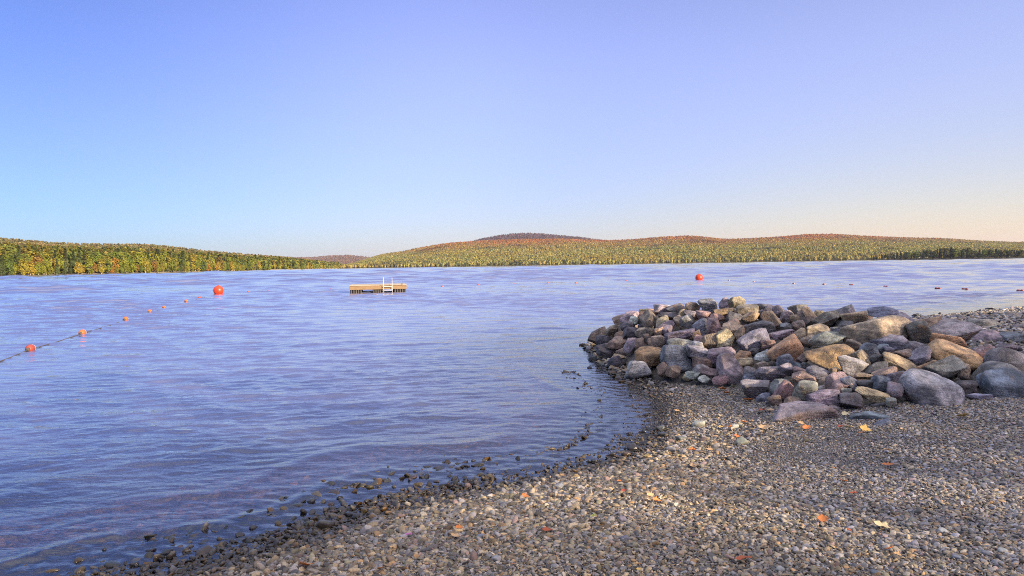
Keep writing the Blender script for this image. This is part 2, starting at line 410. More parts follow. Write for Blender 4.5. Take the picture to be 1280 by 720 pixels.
me = np_mesh('lake', np.stack([WX, WY, WZ], -1).reshape(-1, 3), grid_faces(len(rr), na))
a = me.attributes.new('depth', 'FLOAT', 'POINT'); a.data.foreach_set('value', depth.astype(np.float32).ravel())
a = me.attributes.new('calm', 'FLOAT', 'POINT'); a.data.foreach_set('value', (np.clip(.45 + .65 * att * gust, .3, 1.2) * np.interp(RRm, [0, 15, 60, 300], [1.15, .85, .55, .8])).astype(np.float32).ravel())
tag(mesh_obj('lake', me, M_WATER), 'rippled blue lake stretching to the wooded hills', 'lake', kind='structure')
del WX, WY, WZ, depth, att, gust, wsd

# ------------------------------------------------------------------ rocks (mesh)
def ico(sub):
    bm = bmesh.new(); bmesh.ops.create_icosphere(bm, subdivisions=sub, radius=1)
    V = np.array([v.co[:] for v in bm.verts]); Fc = np.array([[v.index for v in f.verts] for f in bm.faces]); bm.free()
    return V / np.linalg.norm(V, axis=1)[:, None], Fc
ICO = {s: ico(s) for s in (1, 2, 3, 4, 5)}
def rock_shape(sub, seed, angular=.6, rough=.04):
    rg = np.random.default_rng(seed); D, Fc = ICO[sub]
    n = int(10 + 7 * rg.random()); N = np.concatenate([rg.normal(size=(n - 6, 3)), np.concatenate([np.eye(3), -np.eye(3)]) + rg.normal(size=(6, 3)) * .28]); N /= np.linalg.norm(N, axis=1)[:, None]
    H = rg.uniform(.66 - .10 * angular, 1.0, n)
    dots = D @ N.T
    inv = np.maximum(dots, 1e-3) / H[None, :]
    p = 8 + 80 * angular ** 1.3
    s = (np.sum(inv ** p, 1) + (1 / 1.22) ** p) ** (1 / p)    # soft maximum of the cutting planes and a loose ball
    r = 1 / s
    ns = 0
    for o in range(4):
        f = 2.2 * 1.9 ** o; w = rg.normal(size=(3, 3)); w /= np.linalg.norm(w, axis=1)[:, None]; ph = rg.uniform(0, 6.28, 3)
        ns = ns + (np.sin(D @ w[0] * f + ph[0]) * np.sin(D @ w[1] * f + ph[1]) + np.sin(D @ w[2] * f * 1.3 + ph[2]) * .6) / 1.7 ** o
    r = r * (1 + rough * ns)
    if angular > .45 and rg.random() < .6:   # split along its bedding
        ax_ = rg.normal(size=3) * .4 + np.array((0, .3, 1)); ax_ /= np.linalg.norm(ax_); q = (D * r[:, None]) @ ax_ * rg.uniform(5, 9) + .35 * ns
        r = r * (1 + .05 * (np.abs((q % 1.0) - .5) - .25) * 2 + .03 * (np.floor(q) * 7.3 % 1.0 - .5))
    V = D * r[:, None]
    V -= (V.max(0) + V.min(0)) / 2
    V /= (V.max(0) - V.min(0)) / 2
    return V, Fc
CC = dict(P=(.255, .21, .21), G=(.24, .225, .22), T=(.40, .30, .175), O=(.44, .26, .12), B=(.165, .17, .19), D=(.12, .108, .105), R=(.32, .20, .17),
          N=(.26, .25, .20), Y=(.44, .34, .18), L=(.40, .385, .34), W=(.25, .185, .125))
CW = dict(P='purple grey', G='grey', T='tan', O='orange', B='blue grey', D='dark', R='reddish', N='olive grey', Y='yellowish', L='pale grey', W='brown')
# px, py, width, height, tilt, colour  (sizes and places read from the photograph, then set on the pile's real slope)
RK = """747,421,25,15,25,D;767,414,25,14,35,W;773,402,15,14,0,W;787,397,22,14,20,P;785,408,18,11,0,P;788,416,20,13,15,D;774,420,11,11,0,W;773,428,30,13,0,W;755,428,19,16,0,D;762,437,30,14,0,D;
805,390,11,8,0,T;810,393,23,11,10,O;812,402,25,19,50,W;792,401,12,11,0,L;828,405,22,15,40,Y;829,387,22,11,0,P;847,387,26,10,5,D;838,395,27,8,0,D;835,409,22,17,50,P;823,416,11,14,0,T;
865,384,15,12,-30,W;884,382,24,12,0,G;907,381,16,16,20,P;921,378,15,19,-60,T;853,393,12,11,0,T;858,402,17,15,0,N;847,401,11,12,0,T;862,392,14,7,-10,P;893,408,18,18,0,R;879,396,18,14,0,R;
896,397,16,9,0,R;905,390,23,8,8,O;877,407,19,11,30,B;850,421,37,14,12,P;807,416,24,12,15,W;788,432,14,21,-20,P;800,430,10,14,0,W;809,424,12,12,0,D;824,427,18,14,0,W;814,429,10,11,0,T;
852,432,33,14,0,N;812,448,35,24,0,O;797,463,41,24,10,L;847,447,39,29,0,B;770,454,23,17,0,D;773,447,18,8,0,T;830,462,17,16,40,W;842,465,18,13,0,W;873,442,35,16,-12,P;872,433,16,12,0,L;
873,424,12,10,0,R;871,419,10,12,0,O;887,427,17,22,-70,W;906,425,23,23,0,T;878,454,22,14,0,W;877,462,22,12,0,P;889,466,22,10,-10,R;869,470,22,9,0,L;880,474,14,8,0,L;902,444,33,17,5,P;
913,461,42,31,-35,P;900,475,18,12,0,R;935,389,25,14,0,W;944,384,11,7,0,D;955,384,17,8,0,P;963,388,17,12,0,G;975,390,17,16,0,P;996,388,21,14,0,N;984,395,18,12,70,P;1010,396,25,17,-40,W;
1024,393,14,9,0,W;997,398,18,8,0,T;964,401,26,15,-55,W;950,410,39,17,-5,D;943,427,37,21,20,P;926,418,22,13,70,W;917,411,22,15,25,T;915,404,17,8,30,W;917,397,20,14,0,D;938,396,20,9,30,T;
983,407,14,7,0,G;999,409,17,14,0,W;978,419,30,10,12,P;960,430,18,11,0,R;983,438,42,29,45,O;981,452,21,16,10,B;1006,428,12,12,0,D;1001,418,16,14,0,T;1023,415,27,15,-15,Y;1012,423,12,8,0,T;
1036,425,45,17,12,N;1048,415,17,11,10,B;1030,402,44,19,25,N;1038,446,60,30,8,O;1006,447,19,10,45,R;928,447,20,16,0,O;932,453,18,10,0,Y;952,447,19,12,10,L;942,441,12,10,0,D;937,464,14,10,0,P;
962,468,36,18,10,P;942,472,25,15,0,B;983,463,17,14,0,P;997,457,12,9,0,B;1001,464,18,10,0,R;1024,468,29,15,0,G;1008,474,33,14,-10,W;962,442,12,9,0,B;953,457,16,10,0,W;1096,413,82,35,5,T;
1071,396,36,15,0,Y;1057,391,23,15,35,P;1104,391,33,13,0,B;1056,406,18,9,0,D;1133,401,24,12,-30,P;1113,427,50,15,0,G;1085,438,23,17,0,B;1077,448,25,12,-50,W;1067,431,18,11,-10,W;1065,458,33,18,-15,P;
1095,449,19,13,50,D;1104,436,14,11,0,B;1111,439,12,11,0,B;1128,442,24,9,-5,W;1125,455,46,17,-22,T;1095,462,28,10,15,D;1104,468,33,12,20,W;1081,470,23,7,0,T;1101,477,21,13,0,B;1122,474,22,18,0,P;
1049,479,31,20,-5,R;1063,479,22,15,-50,B;1041,465,9,9,0,W;1147,417,27,25,20,D;1148,434,30,11,-10,P;1158,406,30,18,0,T;1192,416,58,25,-5,P;1184,426,46,14,-8,O;1195,445,68,22,-20,O;1241,423,46,17,0,P;
1230,407,38,15,0,N;1268,425,32,15,0,B;1260,435,26,9,0,P;1235,443,29,18,-40,R;1266,456,56,42,0,G;1181,462,52,30,15,N;1150,446,26,15,30,G;1158,459,30,11,15,O;1244,467,52,31,0,G;1257,481,58,36,-15,B;
1163,490,74,41,-12,L;1204,485,28,17,0,D;1205,466,13,21,0,W;1102,481,21,18,0,B;1119,490,18,18,0,P;1092,493,44,14,-12,T;1114,503,13,9,0,N;1222,496,32,7,0,B;945,487,35,18,0,P;975,484,25,19,20,G;
980,489,25,15,60,R;1006,490,29,21,0,N;1030,496,40,15,0,P;1062,500,29,16,0,D;968,500,17,12,0,W;991,502,21,10,0,W;1058,490,12,8,0,N;1084,480,22,9,0,D;1014,516,84,28,0,P;1092,520,50,13,3,B;
1103,530,23,7,20,B;1238,387,11,5,0,D;1148,395,15,6,0,D;1112,395,13,6,0,G;728,431,8,4,0,D;742,449,13,7,0,D;737,460,6,4,0,D;1275,410,20,8,0,P"""
ROCKS = [tuple(float(v) if i < 5 else v for i, v in enumerate(e.strip().split(','))) for e in RK.replace('\n', '').split(';')]
LANDMARK = {  # short unique names for the stones easiest to find
 (1096, 413): 'the biggest tan boulder', (1038, 446): 'the big orange boulder', (983, 438): 'the tilted orange wedge rock', (1195, 445): 'the long orange log-shaped boulder', (1163, 490): 'the big pale front boulder',
 (1014, 516): 'the half-buried purple boulder', (797, 463): 'the speckled pale boulder', (812, 448): 'the round orange-tan rock', (847, 447): 'the jagged blue-grey rock', (913, 461): 'the ridged purple boulder',
 (1049, 479): 'the red-pink block', (921, 378): 'the upright tan rock on top', (1036, 425): 'the olive bolster rock', (1192, 416): 'the wide purple slab', (1257, 481): 'the blue boulder', (1266, 456): 'the large grey boulder at the edge',
 (850, 421): 'the long lavender rock', (950, 410): 'the dark hollowed rock', (1030, 402): 'the long olive rock', (980, 489): 'the upright pink rock', (1092, 520): 'the flat buried blue slab', (1147, 417): 'the dark split rock',
 (755, 428): 'the dark wet rock at the tip', (1125, 455): 'the arched tan rock', (902, 444): 'the smooth purple slab', (1006, 490): 'the blunt olive rock', (928, 447): 'the bright orange rock', (1230, 407): 'the mossy grey rock', (773, 402): 'the brown rock on the left shoulder'}
def words(dx, dy):
    a = math.degrees(math.atan2(-dy, dx)) % 360
    return ['right of', 'up right of', 'above', 'up left of', 'left of', 'down left of', 'below', 'down right of'][int((a + 22.5) // 45) % 8]
LM = [(x, y, n) for (x, y), n in LANDMARK.items()]
LM += [(909, 560, None)]
LM = [l for l in LM if l[2]]
EXTRA = []
USED = {}
def place_label(head, x, y, skip=None, pool=None):
    pool = pool or LM
    c = sorted((math.hypot(x - a, (y - b) * 1.4), a, b, n) for a, b, n in pool if n != skip)
    opts = []
    for i in range(min(5, len(c))):
        d, a, b, n = c[i]; w = words(x - a, y - b)
        w = ('just ' if d < 32 else 'some way ' if d < 90 else 'far ') + w
        opts.append((w, n))
    for w, n in opts[:2]:
        s = f'{head} {w} {n}'
        if s not in USED and len(s.split()) <= 16: USED[s] = 1; return s
    for i in range(len(opts)):
        for j in range(i + 1, len(opts)):
            s = f'{head} {opts[i][0].replace("just ","").replace("some way ","").replace("far ","")} {opts[i][1]}, {opts[j][0].replace("just ","").replace("some way ","").replace("far ","")} {opts[j][1]}'
            s = s.replace(' boulder,', ',').replace('the half-buried', 'half-buried')
            if s not in USED and len(s.split()) <= 16: USED[s] = 1; return s
    return f'{head} {opts[0][0]} {opts[0][1]}'
PILE_GROUP = 'boulders of the rock pile'
NROCK = 0
def add_rock(c, w, h, dpt, tilt, colour, seed, name='boulder', ang=None, yaw=None, lean=None, mat=None, sub=None):
    rg = np.random.default_rng(seed)
    size = max(w, h)
    sub = sub or (5 if size > .26 else 4)
    V, Fc = rock_shape(sub, seed, ang if ang is not None else rg.uniform(.3, 1.0), .035)
    V = V * np.array([w / 2, dpt / 2, h / 2])
    me = np_mesh(name, V, Fc, True)
    o = mesh_obj(name, me, mat or M_ROCK)
    yw = rg.uniform(-.35, .35) if yaw is None else yaw
    ln = rg.uniform(-.25, .35) if lean is None else lean
    # tilt about the line of sight direction (world y), lean back, small turn
    o.rotation_euler = (Matrix.Rotation(math.atan2(-c[0], c[1]), 3, 'Z') @ Matrix.Rotation(-R(tilt), 3, 'Y') @ Matrix.Rotation(ln, 3, 'X') @ Matrix.Rotation(yw, 3, 'Z')).to_euler()
    o.location = c
    col = np.array(CC[colour]) * rg.uniform(1.15, 1.8) * (1 + rg.uniform(-.07, .07, 3))
    o.color = (*np.clip(col * (.68 if mat else 1), .01, .9), 1)
    return o
def size_word(s): return 'tiny' if s < 11 else 'small' if s < 17 else 'mid-sized' if s < 27 else 'large' if s < 45 else 'huge'
def shape_word(w, h): return 'slab-like' if w / h > 2.4 else 'long' if w / h > 1.8 else 'upright' if h > w * 1.15 else 'chunky'
placed = []; moved = []
OFFPILE = {(1238, 387), (1148, 395), (1112, 395), (1230, 407), (1275, 410), (728, 431), (742, 449), (737, 460), (1241, 423), (1268, 425), (1260, 435)}
SMOOTH = {(1096, 413), (1195, 445), (812, 448), (1266, 456), (1244, 467), (1257, 481), (1163, 490), (1071, 396), (797, 463), (858, 402)}
for i, (px, py, w, h, tl, cc) in enumerate(ROCKS):
    p = hit(px, py + h * .18)
    if (int(px), int(py)) not in OFFPILE:
        Dc = float(np.interp(px, [c[0] for c in crest_px], [c[2] for c in crest_px]))
        if p.y > Dc + .25: p = at_depth(px, py + h * .18, Dc + .1); moved.append((px, py, w, h, p.copy()))
    s = p.y / F
    W = w * s * (1.02 if w > 40 else 1.10); H = h * s * (1.08 if w > 40 else 1.2)
    D = max(min(W, H) * 1.05, min(W * .8, H * 1.7))
    if py > 512 and w > 40:   # nearly buried
        p = hit(px, py + h * .3); c = Vector((p.x, p.y + D * .25, p.z - H * .12))
    else:
        c = at_depth(px, py, p.y + D * .18)
    o = add_rock(c, W, H, D, tl, cc, 100 + i, ang=.12 if (int(px), int(py)) in SMOOTH else None)
    if py > 512 and w > 40: o.location.z = p.z + H * .08
    nm = LANDMARK.get((int(px), int(py)))
    if nm:
        head = 'the'; lab = {'the biggest tan boulder': 'biggest rounded tan boulder on the crest of the rock pile'}.get(nm) or nm.replace('the ', '', 1) + (' lying in the gravel before the rock pile' if py > 512 else ' in the rock pile')
        USED[lab] = 1
    else:
        lab = place_label(f'{size_word(max(w, h))} {shape_word(w, h)} {CW[cc]} rock', px, py)
    tag(o, lab, 'boulder', PILE_GROUP); placed.append((px, py, max(w, h)))
# smaller stones wedged between and under the big ones, and on the far side of the pile
for i, (px, py, w, h, p) in enumerate(moved):   # stones that carry the top row
    s = p.y / F
    o = add_rock((p.x + random.uniform(-.04, .04), p.y + .03, p.z - h * s * 1.0), w * s * 1.15, max(h, 12) * s * 1.3, w * s, random.uniform(-12, 12), random.choice('PWGDN'), 1500 + i)
    tag(o, place_label(f'{size_word(w)} shaded rock', px, py + h), 'boulder', PILE_GROUP)
nfill = 0; tries = 0
while nfill < 90 and tries < 5000:
    tries += 1
    x = random.uniform(735, 1290) if nfill > 12 else random.uniform(1300, 1480); y = random.uniform(380, 508)
    p = hit(x, y); g = lookup(GZ, p.x, p.y)
    if nfill >= 72:   # top up the crest itself
        c_ = random.uniform(1.5, 9.5); i_ = int(c_); q_ = CR[i_].lerp(CR[i_ + 1], c_ - i_); p = Vector((q_.x + random.uniform(-.1, .1), q_.y + random.uniform(-.1, .25), q_.z - .02)); g = 0
        v_ = camo.matrix_world.inverted() @ p; x = 640 - v_.x / v_.z * F; y = 360 + v_.y / v_.z * F
    elif p.z - g < .05 or p.y > 15.5: continue
    w = random.uniform(11, 22) if nfill > 12 or nfill >= 72 else random.uniform(24, 52); h = w * random.uniform(.5, .8)
    if any(abs(x - a) < 5 and abs(y - b) < 4 for a, b, _ in placed): continue
    s = p.y / F; cc = random.choice('PPDDGWBWWTRN')
    o = add_rock((p.x, p.y + .12, p.z - .07), w * s, h * s, w * s * .85, random.uniform(-40, 40), cc, 900 + nfill)
    tag(o, place_label(f'{size_word(w)} {CW[cc]} rock wedged', x, y), 'boulder', PILE_GROUP)
    placed.append((x, y, w)); nfill += 1

# ------------------------------------------------------------------ scattering helper (stuff only)
def scatter_group():
    g = bpy.data.node_groups.new('scatter', 'GeometryNodeTree')
    g.interface.new_socket('Geometry', in_out='INPUT', socket_type='NodeSocketGeometry')
    g.interface.new_socket('Geometry', in_out='OUTPUT', socket_type='NodeSocketGeometry')
    return g
def scatter(name, pts, scl, rot, pid, protos):
    n = len(pts)
    me = bpy.data.meshes.new(name); me.vertices.add(n); me.vertices.foreach_set('co', np.asarray(pts, np.float32).ravel())
    a = me.attributes.new('scl', 'FLOAT_VECTOR', 'POINT'); a.data.foreach_set('vector', np.asarray(scl, np.float32).ravel())
    a = me.attributes.new('rot', 'FLOAT_VECTOR', 'POINT'); a.data.foreach_set('vector', np.asarray(rot, np.float32).ravel())
    a = me.attributes.new('pid', 'INT', 'POINT'); a.data.foreach_set('value', np.asarray(pid, np.int32))
    me.update()
    o = bpy.data.objects.new(name, me); COL.objects.link(o)
    g = scatter_group(); N = g.nodes; L = g.links
    gi = N.new('NodeGroupInput'); go = N.new('NodeGroupOutput')
    jn = N.new('GeometryNodeJoinGeometry')
    for p in protos:
        oi = N.new('GeometryNodeObjectInfo'); oi.inputs['Object'].default_value = p; oi.inputs['As Instance'].default_value = True
        L.new(oi.outputs['Geometry'], jn.inputs[0])
    ip = N.new('GeometryNodeInstanceOnPoints'); ip.inputs['Pick Instance'].default_value = True
    def attr(nm, typ):
        q = N.new('GeometryNodeInputNamedAttribute'); q.data_type = typ; q.inputs['Name'].default_value = nm; return q.outputs[0]
    L.new(gi.outputs[0], ip.inputs['Points']); L.new(jn.outputs[0], ip.inputs['Instance'])
    L.new(attr('pid', 'INT'), ip.inputs['Instance Index'])
    er = N.new('FunctionNodeEulerToRotation'); L.new(attr('rot', 'FLOAT_VECTOR'), er.inputs[0]); L.new(er.outputs[0], ip.inputs['Rotation'])
    L.new(attr('scl', 'FLOAT_VECTOR'), ip.inputs['Scale'])
    L.new(ip.outputs[0], go.inputs[0])
    md = o.modifiers.new('scatter', 'NODES'); md.node_group = g
    return o

PEBS = []
for i in range(9):
    V, Fc = rock_shape(2, 4000 + i, .15 + .09 * i, .03)
    me = np_mesh('pebble', V, Fc, True); me.materials.append(M_PEB)
    PEBS.append(bpy.data.objects.new('pebble', me))
def field(x, y):   # 0 fine grit .. 1 coarse shingle
    return np.clip(.5 + .9 * lumps(x * .55 + 3, y * .55), 0, 1)
def jitter_grid(x0, x1, y0, y1, s):
    X, Y = np.meshgrid(np.arange(x0, x1, s), np.arange(y0, y1, s)); n = X.size
    return X.ravel() + RNG.uniform(-.6, .6, n) * s, Y.ravel() + RNG.uniform(-.6, .6, n) * s
def pebble_layer(name, label, s, smin, smax, ylim, sdlim, keep=None, fov=.76, flat=(.25, .5), sink=.25, tiltmax=.45):
    X, Y = jitter_grid(-8, 25, ylim[0], ylim[1], s)
    k = (X > -fov * Y - .9) & (X < .9 * Y + 2.6); X, Y = X[k], Y[k]
    sd = lookup(SD, X, Y); g = lookup(GZ, X, Y); pz = lookup(PZ, X, Y)
    k = (sd > sdlim[0]) & (sd < sdlim[1]) & (pz - g < .12)
    if keep is not None: k &= RNG.random(len(X)) < keep(X, Y, sd)
    X, Y, g, sd = X[k], Y[k], g[k], sd[k]; n = len(X)
    sz = smin + (smax - smin) * RNG.random(n) ** 2.0
    sz *= np.clip(1 + .35 * (field(X, Y) - .5) * 2, .6, 1.4)
    sz *= 1 + .40 * np.clip((X - 2.6) / 1.4, 0, 1) * (Y < 9)
    fl = RNG.uniform(*flat, n)
    scl = np.stack([sz / 2 * RNG.uniform(.85, 1.25, n), sz / 2 * RNG.uniform(.6, .95, n), sz / 2 * fl], 1)
    rot = np.stack([RNG.normal(0, tiltmax, n), RNG.normal(0, tiltmax, n), RNG.uniform(0, 6.28, n)], 1)
    pts = np.stack([X, Y, g + sz / 2 * fl * (1 - 2 * sink)], 1)
    o = scatter(name, pts, scl, rot, RNG.integers(0, len(PEBS), n), PEBS)
    tag(o, label, 'gravel', kind='stuff'); return n
def sandy(x, y):   # the fine sandy apron in front of the pile
    return np.exp(-(((x - 2.5) / .95) ** 2 + ((y - 6.2) / .95) ** 2))
cnt = [
 pebble_layer('fine_gravel', 'fine grey grit covering the beach between the pebbles', .019, .012, .024, (2.5, 8.2), (.05, 20), lambda x, y, sd: .9 - .0 * x, tiltmax=.6),
 pebble_layer('pebbles', 'small mixed grey, tan and bluish pebbles covering the beach', .0205, .017, .043, (2.5, 10.5), (-.35, 20), lambda x, y, sd: np.clip(.95 - 1.0 * sandy(x, y), .03, 1) * np.where(sd < 0, np.where(x < -.3, .55, .2), 1)),
 pebble_layer('shingle', 'coarse shingle along the waterline and below the rock pile', .040, .028, .058, (2.5, 13), (-.75, 2.0), lambda x, y, sd: np.clip(.95 - np.abs(sd - .35) * .75, .03, .8) * np.where(sd < 0, np.where(x < -.2, .72 * np.exp(-(sd / .45) ** 2), .08 * np.exp(-(sd / .16) ** 2)), 1) * np.clip(1 - sandy(x, y) * 1.2, 0, 1), flat=(.35, .6)),
 pebble_layer('pile_foot_shingle', 'flat grey shingle below the left half of the rock pile', .055, .04, .085, (6.2, 11.5), (.1, 20), lambda x, y, sd: np.clip(1.15 - ((x - 2.1) / 1.1) ** 2 - ((y - 8.2) / 1.9) ** 2, 0, .8), flat=(.25, .45)),
 pebble_layer('spit_gravel', 'grey gravel of the spit beyond the rock pile', .075, .05, .14, (9.5, 30), (-.1, 20), lambda x, y, sd: .8 + 0 * x),
 pebble_layer('lakebed_stones', 'brown stones lying under the shallow water', .05, .035, .09, (3.0, 12), (-3.4, -.6), lambda x, y, sd: .5 + 0 * x, flat=(.3, .45), sink=.4),
]
print('pebbles', cnt)

# ------------------------------------------------------------------ single stones of the shore and beach
ST = """99,702,15,11,W,round;64,715,19,10,Y,smooth;30,712,17,8,O,flat;111,684,12,6,O,low;210,674,13,10,D,upright;224,675,10,6,N,small;242,672,18,9,W,long;254,690,25,12,W,long;255,679,11,6,D,small;225,686,10,8,R,small;
140,707,21,9,D,flat;130,689,9,10,D,upright;167,707,12,9,D,round;299,670,13,10,D,upright;316,660,12,9,D,round;187,690,16,9,D,low;207,691,21,9,D,flat;115,700,10,8,R,small;80,689,8,5,D,small;175,685,13,7,W,low;157,681,11,7,R,small;
385,655,12,13,N,upright;406,656,27,14,W,broad;437,643,13,6,D,flat;455,639,10,9,T,small;425,648,9,8,O,small;522,627,11,7,D,low;345,665,9,7,D,small;412,669,13,8,B,low;
765,568,13,6,D,flat;791,559,15,10,D,chunky;784,568,12,7,W,small;811,559,8,6,D,small;771,575,6,4,D,tiny;786,542,7,5,D,small;804,539,8,6,D,small;826,536,13,10,N,mossy;829,543,14,8,D,low;741,577,6,5,D,tiny;692,598,10,7,D,small;788,494,5,4,D,tiny;807,518,8,4,D,tiny;794,511,6,3,D,tiny;760,584,8,5,D,small;745,590,7,5,W,small;
928,552,18,12,N,rounded;873,530,18,12,L,slanted;839,562,15,9,G,flat;919,533,11,7,L,white;787,588,10,8,W,flat;698,610,22,6,L,long;677,623,9,8,T,round;729,659,8,8,T,round;736,661,7,7,T,round;852,693,8,8,T,round;1143,651,13,9,N,rounded;1270,640,9,7,L,round;852,549,15,8,N,low;509,669,15,8,PINK,smooth;530,676,13,11,T,round;484,700,15,8,Y,smooth;476,632,12,7,G,flat;590,640,13,7,B,flat;602,671,12,8,B,flat;782,673,14,8,B,flat;1233,693,13,8,B,flat;1197,697,14,9,B,smooth;1144,681,12,9,G,flat;742,577,5,4,D,tiny;835,671,12,8,G,flat;780,650,14,10,P,chunky;905,645,12,8,D,flat;1180,665,14,9,L,flat;1255,690,12,8,L,flat;1096,717,14,8,B,flat;976,712,13,9,L,flat;620,700,15,9,G,flat;690,700,14,9,W,flat"""
SLM = [(928, 552, 'the rounded grey-brown beach stone'), (873, 530, 'the slanted pale stone'), (509, 669, 'the pink stone'), (406, 656, 'the broad brown wet stone'), (254, 690, 'the long brown wet stone'), (64, 715, 'the golden wet stone'), (684, 669, 'the dark rust leaf'), (1102, 664, 'the long cream leaf'), (791, 559, 'the chunky black shore stone'), (1029, 655, 'the orange leaf in open gravel'), (382, 712, 'the torn orange leaf'), (729, 659, 'the twin tan pebbles'), (1204, 524, 'the curled yellow leaf'), (927, 706, 'the rust leaf pair')] + LM
CC['PINK'] = (.60, .22, .42); CW['PINK'] = 'pink'
special = {(928, 552): 'rounded grey-brown stone resting alone on the gravel beach', (873, 530): 'slanted pale stone among shingle beside the waterline', (509, 669): 'bright pink stone among grey shingle near the waterline', (406, 656): 'broad brown wet stone at the water edge', (254, 690): 'long brown wet stone lying in the shallows', (64, 715): 'golden wet stone in the shallows at the near left corner', (791, 559): 'chunky black stone at the edge of the calm inlet', (729, 659): 'left of the twin tan round pebbles', (736, 661): 'right of the twin tan round pebbles'}
for i, e in enumerate(ST.replace('\n', '').split(';')):
    f = e.split(','); px, py, w, h = map(float, f[:4]); cc, adj = f[4], f[5]
    p = hit(px, py + h * .3, GZ); z = max(p.z, -.03)
    s = p.y / F; W = w * s * .95; H = h * s * 1.0
    o = add_rock((p.x, p.y + .01, z + H * .18), W, H, W * .8, random.uniform(-12, 12), cc, 2000 + i, 'shore_stone' if z < .06 else 'beach_stone', ang=.35, mat=M_STONE, sub=3)
    lab = special.get((int(px), int(py))) or place_label(f'{adj} {CW[cc].replace("dark","dark wet") if z < .06 else CW[cc]} stone', px, py, pool=SLM)
    tag(o, lab, 'stone', 'single stones of the shore and beach')

# ------------------------------------------------------------------ fallen leaves
t = NT('dry_leaf'); oi = t.n('ShaderNodeObjectInfo'); tc = t.n('ShaderNodeTexCoord')
nn = t.noise(tc.outputs['Object'], 45, 4, .6)
M_LEAF = t.pbr(t.mix(oi.outputs['Color'], t.hsv(oi.outputs['Color'], .49, 1, .45), t.ramp(nn, [(.4, 0.0), (.7, .8)])), .6, t.bump(nn, .3, .004), .4)
def leaf_mesh(seed):
    rg = np.random.default_rng(seed); n = 15
    us = np.linspace(0, 1, n); wv = np.linspace(-1, 1, 7)
    half = .36 * np.sin(np.pi * us ** .8) * (1 + .22 * np.sin(us * rg.uniform(16, 22) + rg.uniform(0, 6)) * (us > .1)) + .004
    curl, cup, tw = rg.uniform(.2, .6), rg.uniform(.25, .7), rg.uniform(-.8, .8)
    V = []
    for side in (0, 1):
        for i, u in enumerate(us):
            for v in wv:
                x = u - .5; y = v * half[i]; z = curl * (u - .5) ** 2 + cup * y * y * 2.2 + tw * x * y - (.012 if side else 0) + .012 * (v * v)
                V.append((x, y, z))
    f = grid_faces(n, 7); f = np.concatenate([f, (f + n * 7)[:, ::-1]])
    rim = [i * 7 for i in range(n)] + [(n - 1) * 7 + j for j in range(1, 7)] + [i * 7 + 6 for i in range(n - 2, -1, -1)] + [j for j in range(5, 0, -1)]
    f = np.concatenate([f, np.array([[rim[k], rim[(k + 1) % len(rim)], rim[(k + 1) % len(rim)] + n * 7, rim[k] + n * 7] for k in range(len(rim))])])
    me = np_mesh('fallen_leaf', V, f, True); me.materials.append(M_LEAF); return me
LEAFM = [leaf_mesh(s) for s in range(6)]
LCOL = {'orange': (.62, .21, .05), 'rust': (.40, .10, .03), 'red': (.36, .08, .04), 'yellow': (.58, .38, .10), 'tan': (.60, .38, .17), 'cream': (.62, .50, .27), 'brown': (.20, .11, .06), 'green': (.40, .42, .10)}
LV = """382,712,26,orange;574,665,11,orange;570,676,16,tan;491,691,11,tan;475,717,11,orange;684,669,15,rust;813,624,11,tan;821,631,12,orange;825,604,9,red;774,606,7,orange;780,618,8,red;657,625,11,orange;806,574,13,yellow;865,566,11,orange;887,566,10,tan;867,587,15,tan;921,549,8,orange;927,706,17,rust;936,704,9,rust;797,712,13,tan;799,719,9,yellow;742,651,9,green;930,531,11,orange;955,538,18,tan;961,516,13,tan;953,516,10,red;936,503,13,orange;903,489,11,orange;908,494,11,orange;1009,538,13,orange;1001,532,9,tan;1051,537,9,red;1060,538,14,cream;1082,541,15,yellow;1075,545,8,orange;1057,521,10,cream;900,537,10,yellow;1086,498,13,rust;1204,524,16,yellow;1109,567,11,tan;1110,586,15,orange;1054,606,11,orange;1044,611,9,brown;1067,622,10,red;1029,655,15,orange;1102,664,22,cream;1086,661,12,brown;1111,693,11,orange;1062,669,9,rust;1122,701,10,tan;1204,641,12,brown;1081,543,9,tan;941,540,8,yellow;847,517,9,tan;640,712,10,orange;1150,590,9,tan;1010,600,8,cream;912,537,8,orange"""
sp2 = {(684, 669): 'dark rust leaf lying alone on the grey gravel', (1102, 664): 'long cream leaf lying on the open gravel', (1029, 655): 'curled orange leaf alone on the open gravel', (382, 712): 'torn orange leaf, largest of the fallen leaves', (1204, 524): 'curled yellow leaf in gravel before the blue boulder', (927, 706): 'larger of the pair of rust leaves', (936, 704): 'smaller of the pair of rust leaves'}
for i, e in enumerate(LV.split(';')):
    f = e.split(','); px, py, w = map(float, f[:3]); c = f[3]
    p = hit(px, py, GZ)
    o = mesh_obj('fallen_leaf', LEAFM[i % 6]); L_ = w * p.y / F * .98
    o.scale = (L_, L_ * random.uniform(.8, 1.15), L_)
    o.rotation_euler = (random.uniform(-.2, .5), random.uniform(-.3, .3), random.choice([0, math.pi]) + random.uniform(-.7, .7))
    o.location = p + Vector((0, 0, .028))
    k = random.uniform(.85, 1.15); o.color = tuple(min(1, v * k) for v in LCOL[c]) + (1,)
    tag(o, sp2.get((int(px), int(py))) or place_label(f'{"small " if w < 11 else ""}{c} fallen leaf', px, py, pool=SLM), 'leaf', 'fallen leaves on the beach')

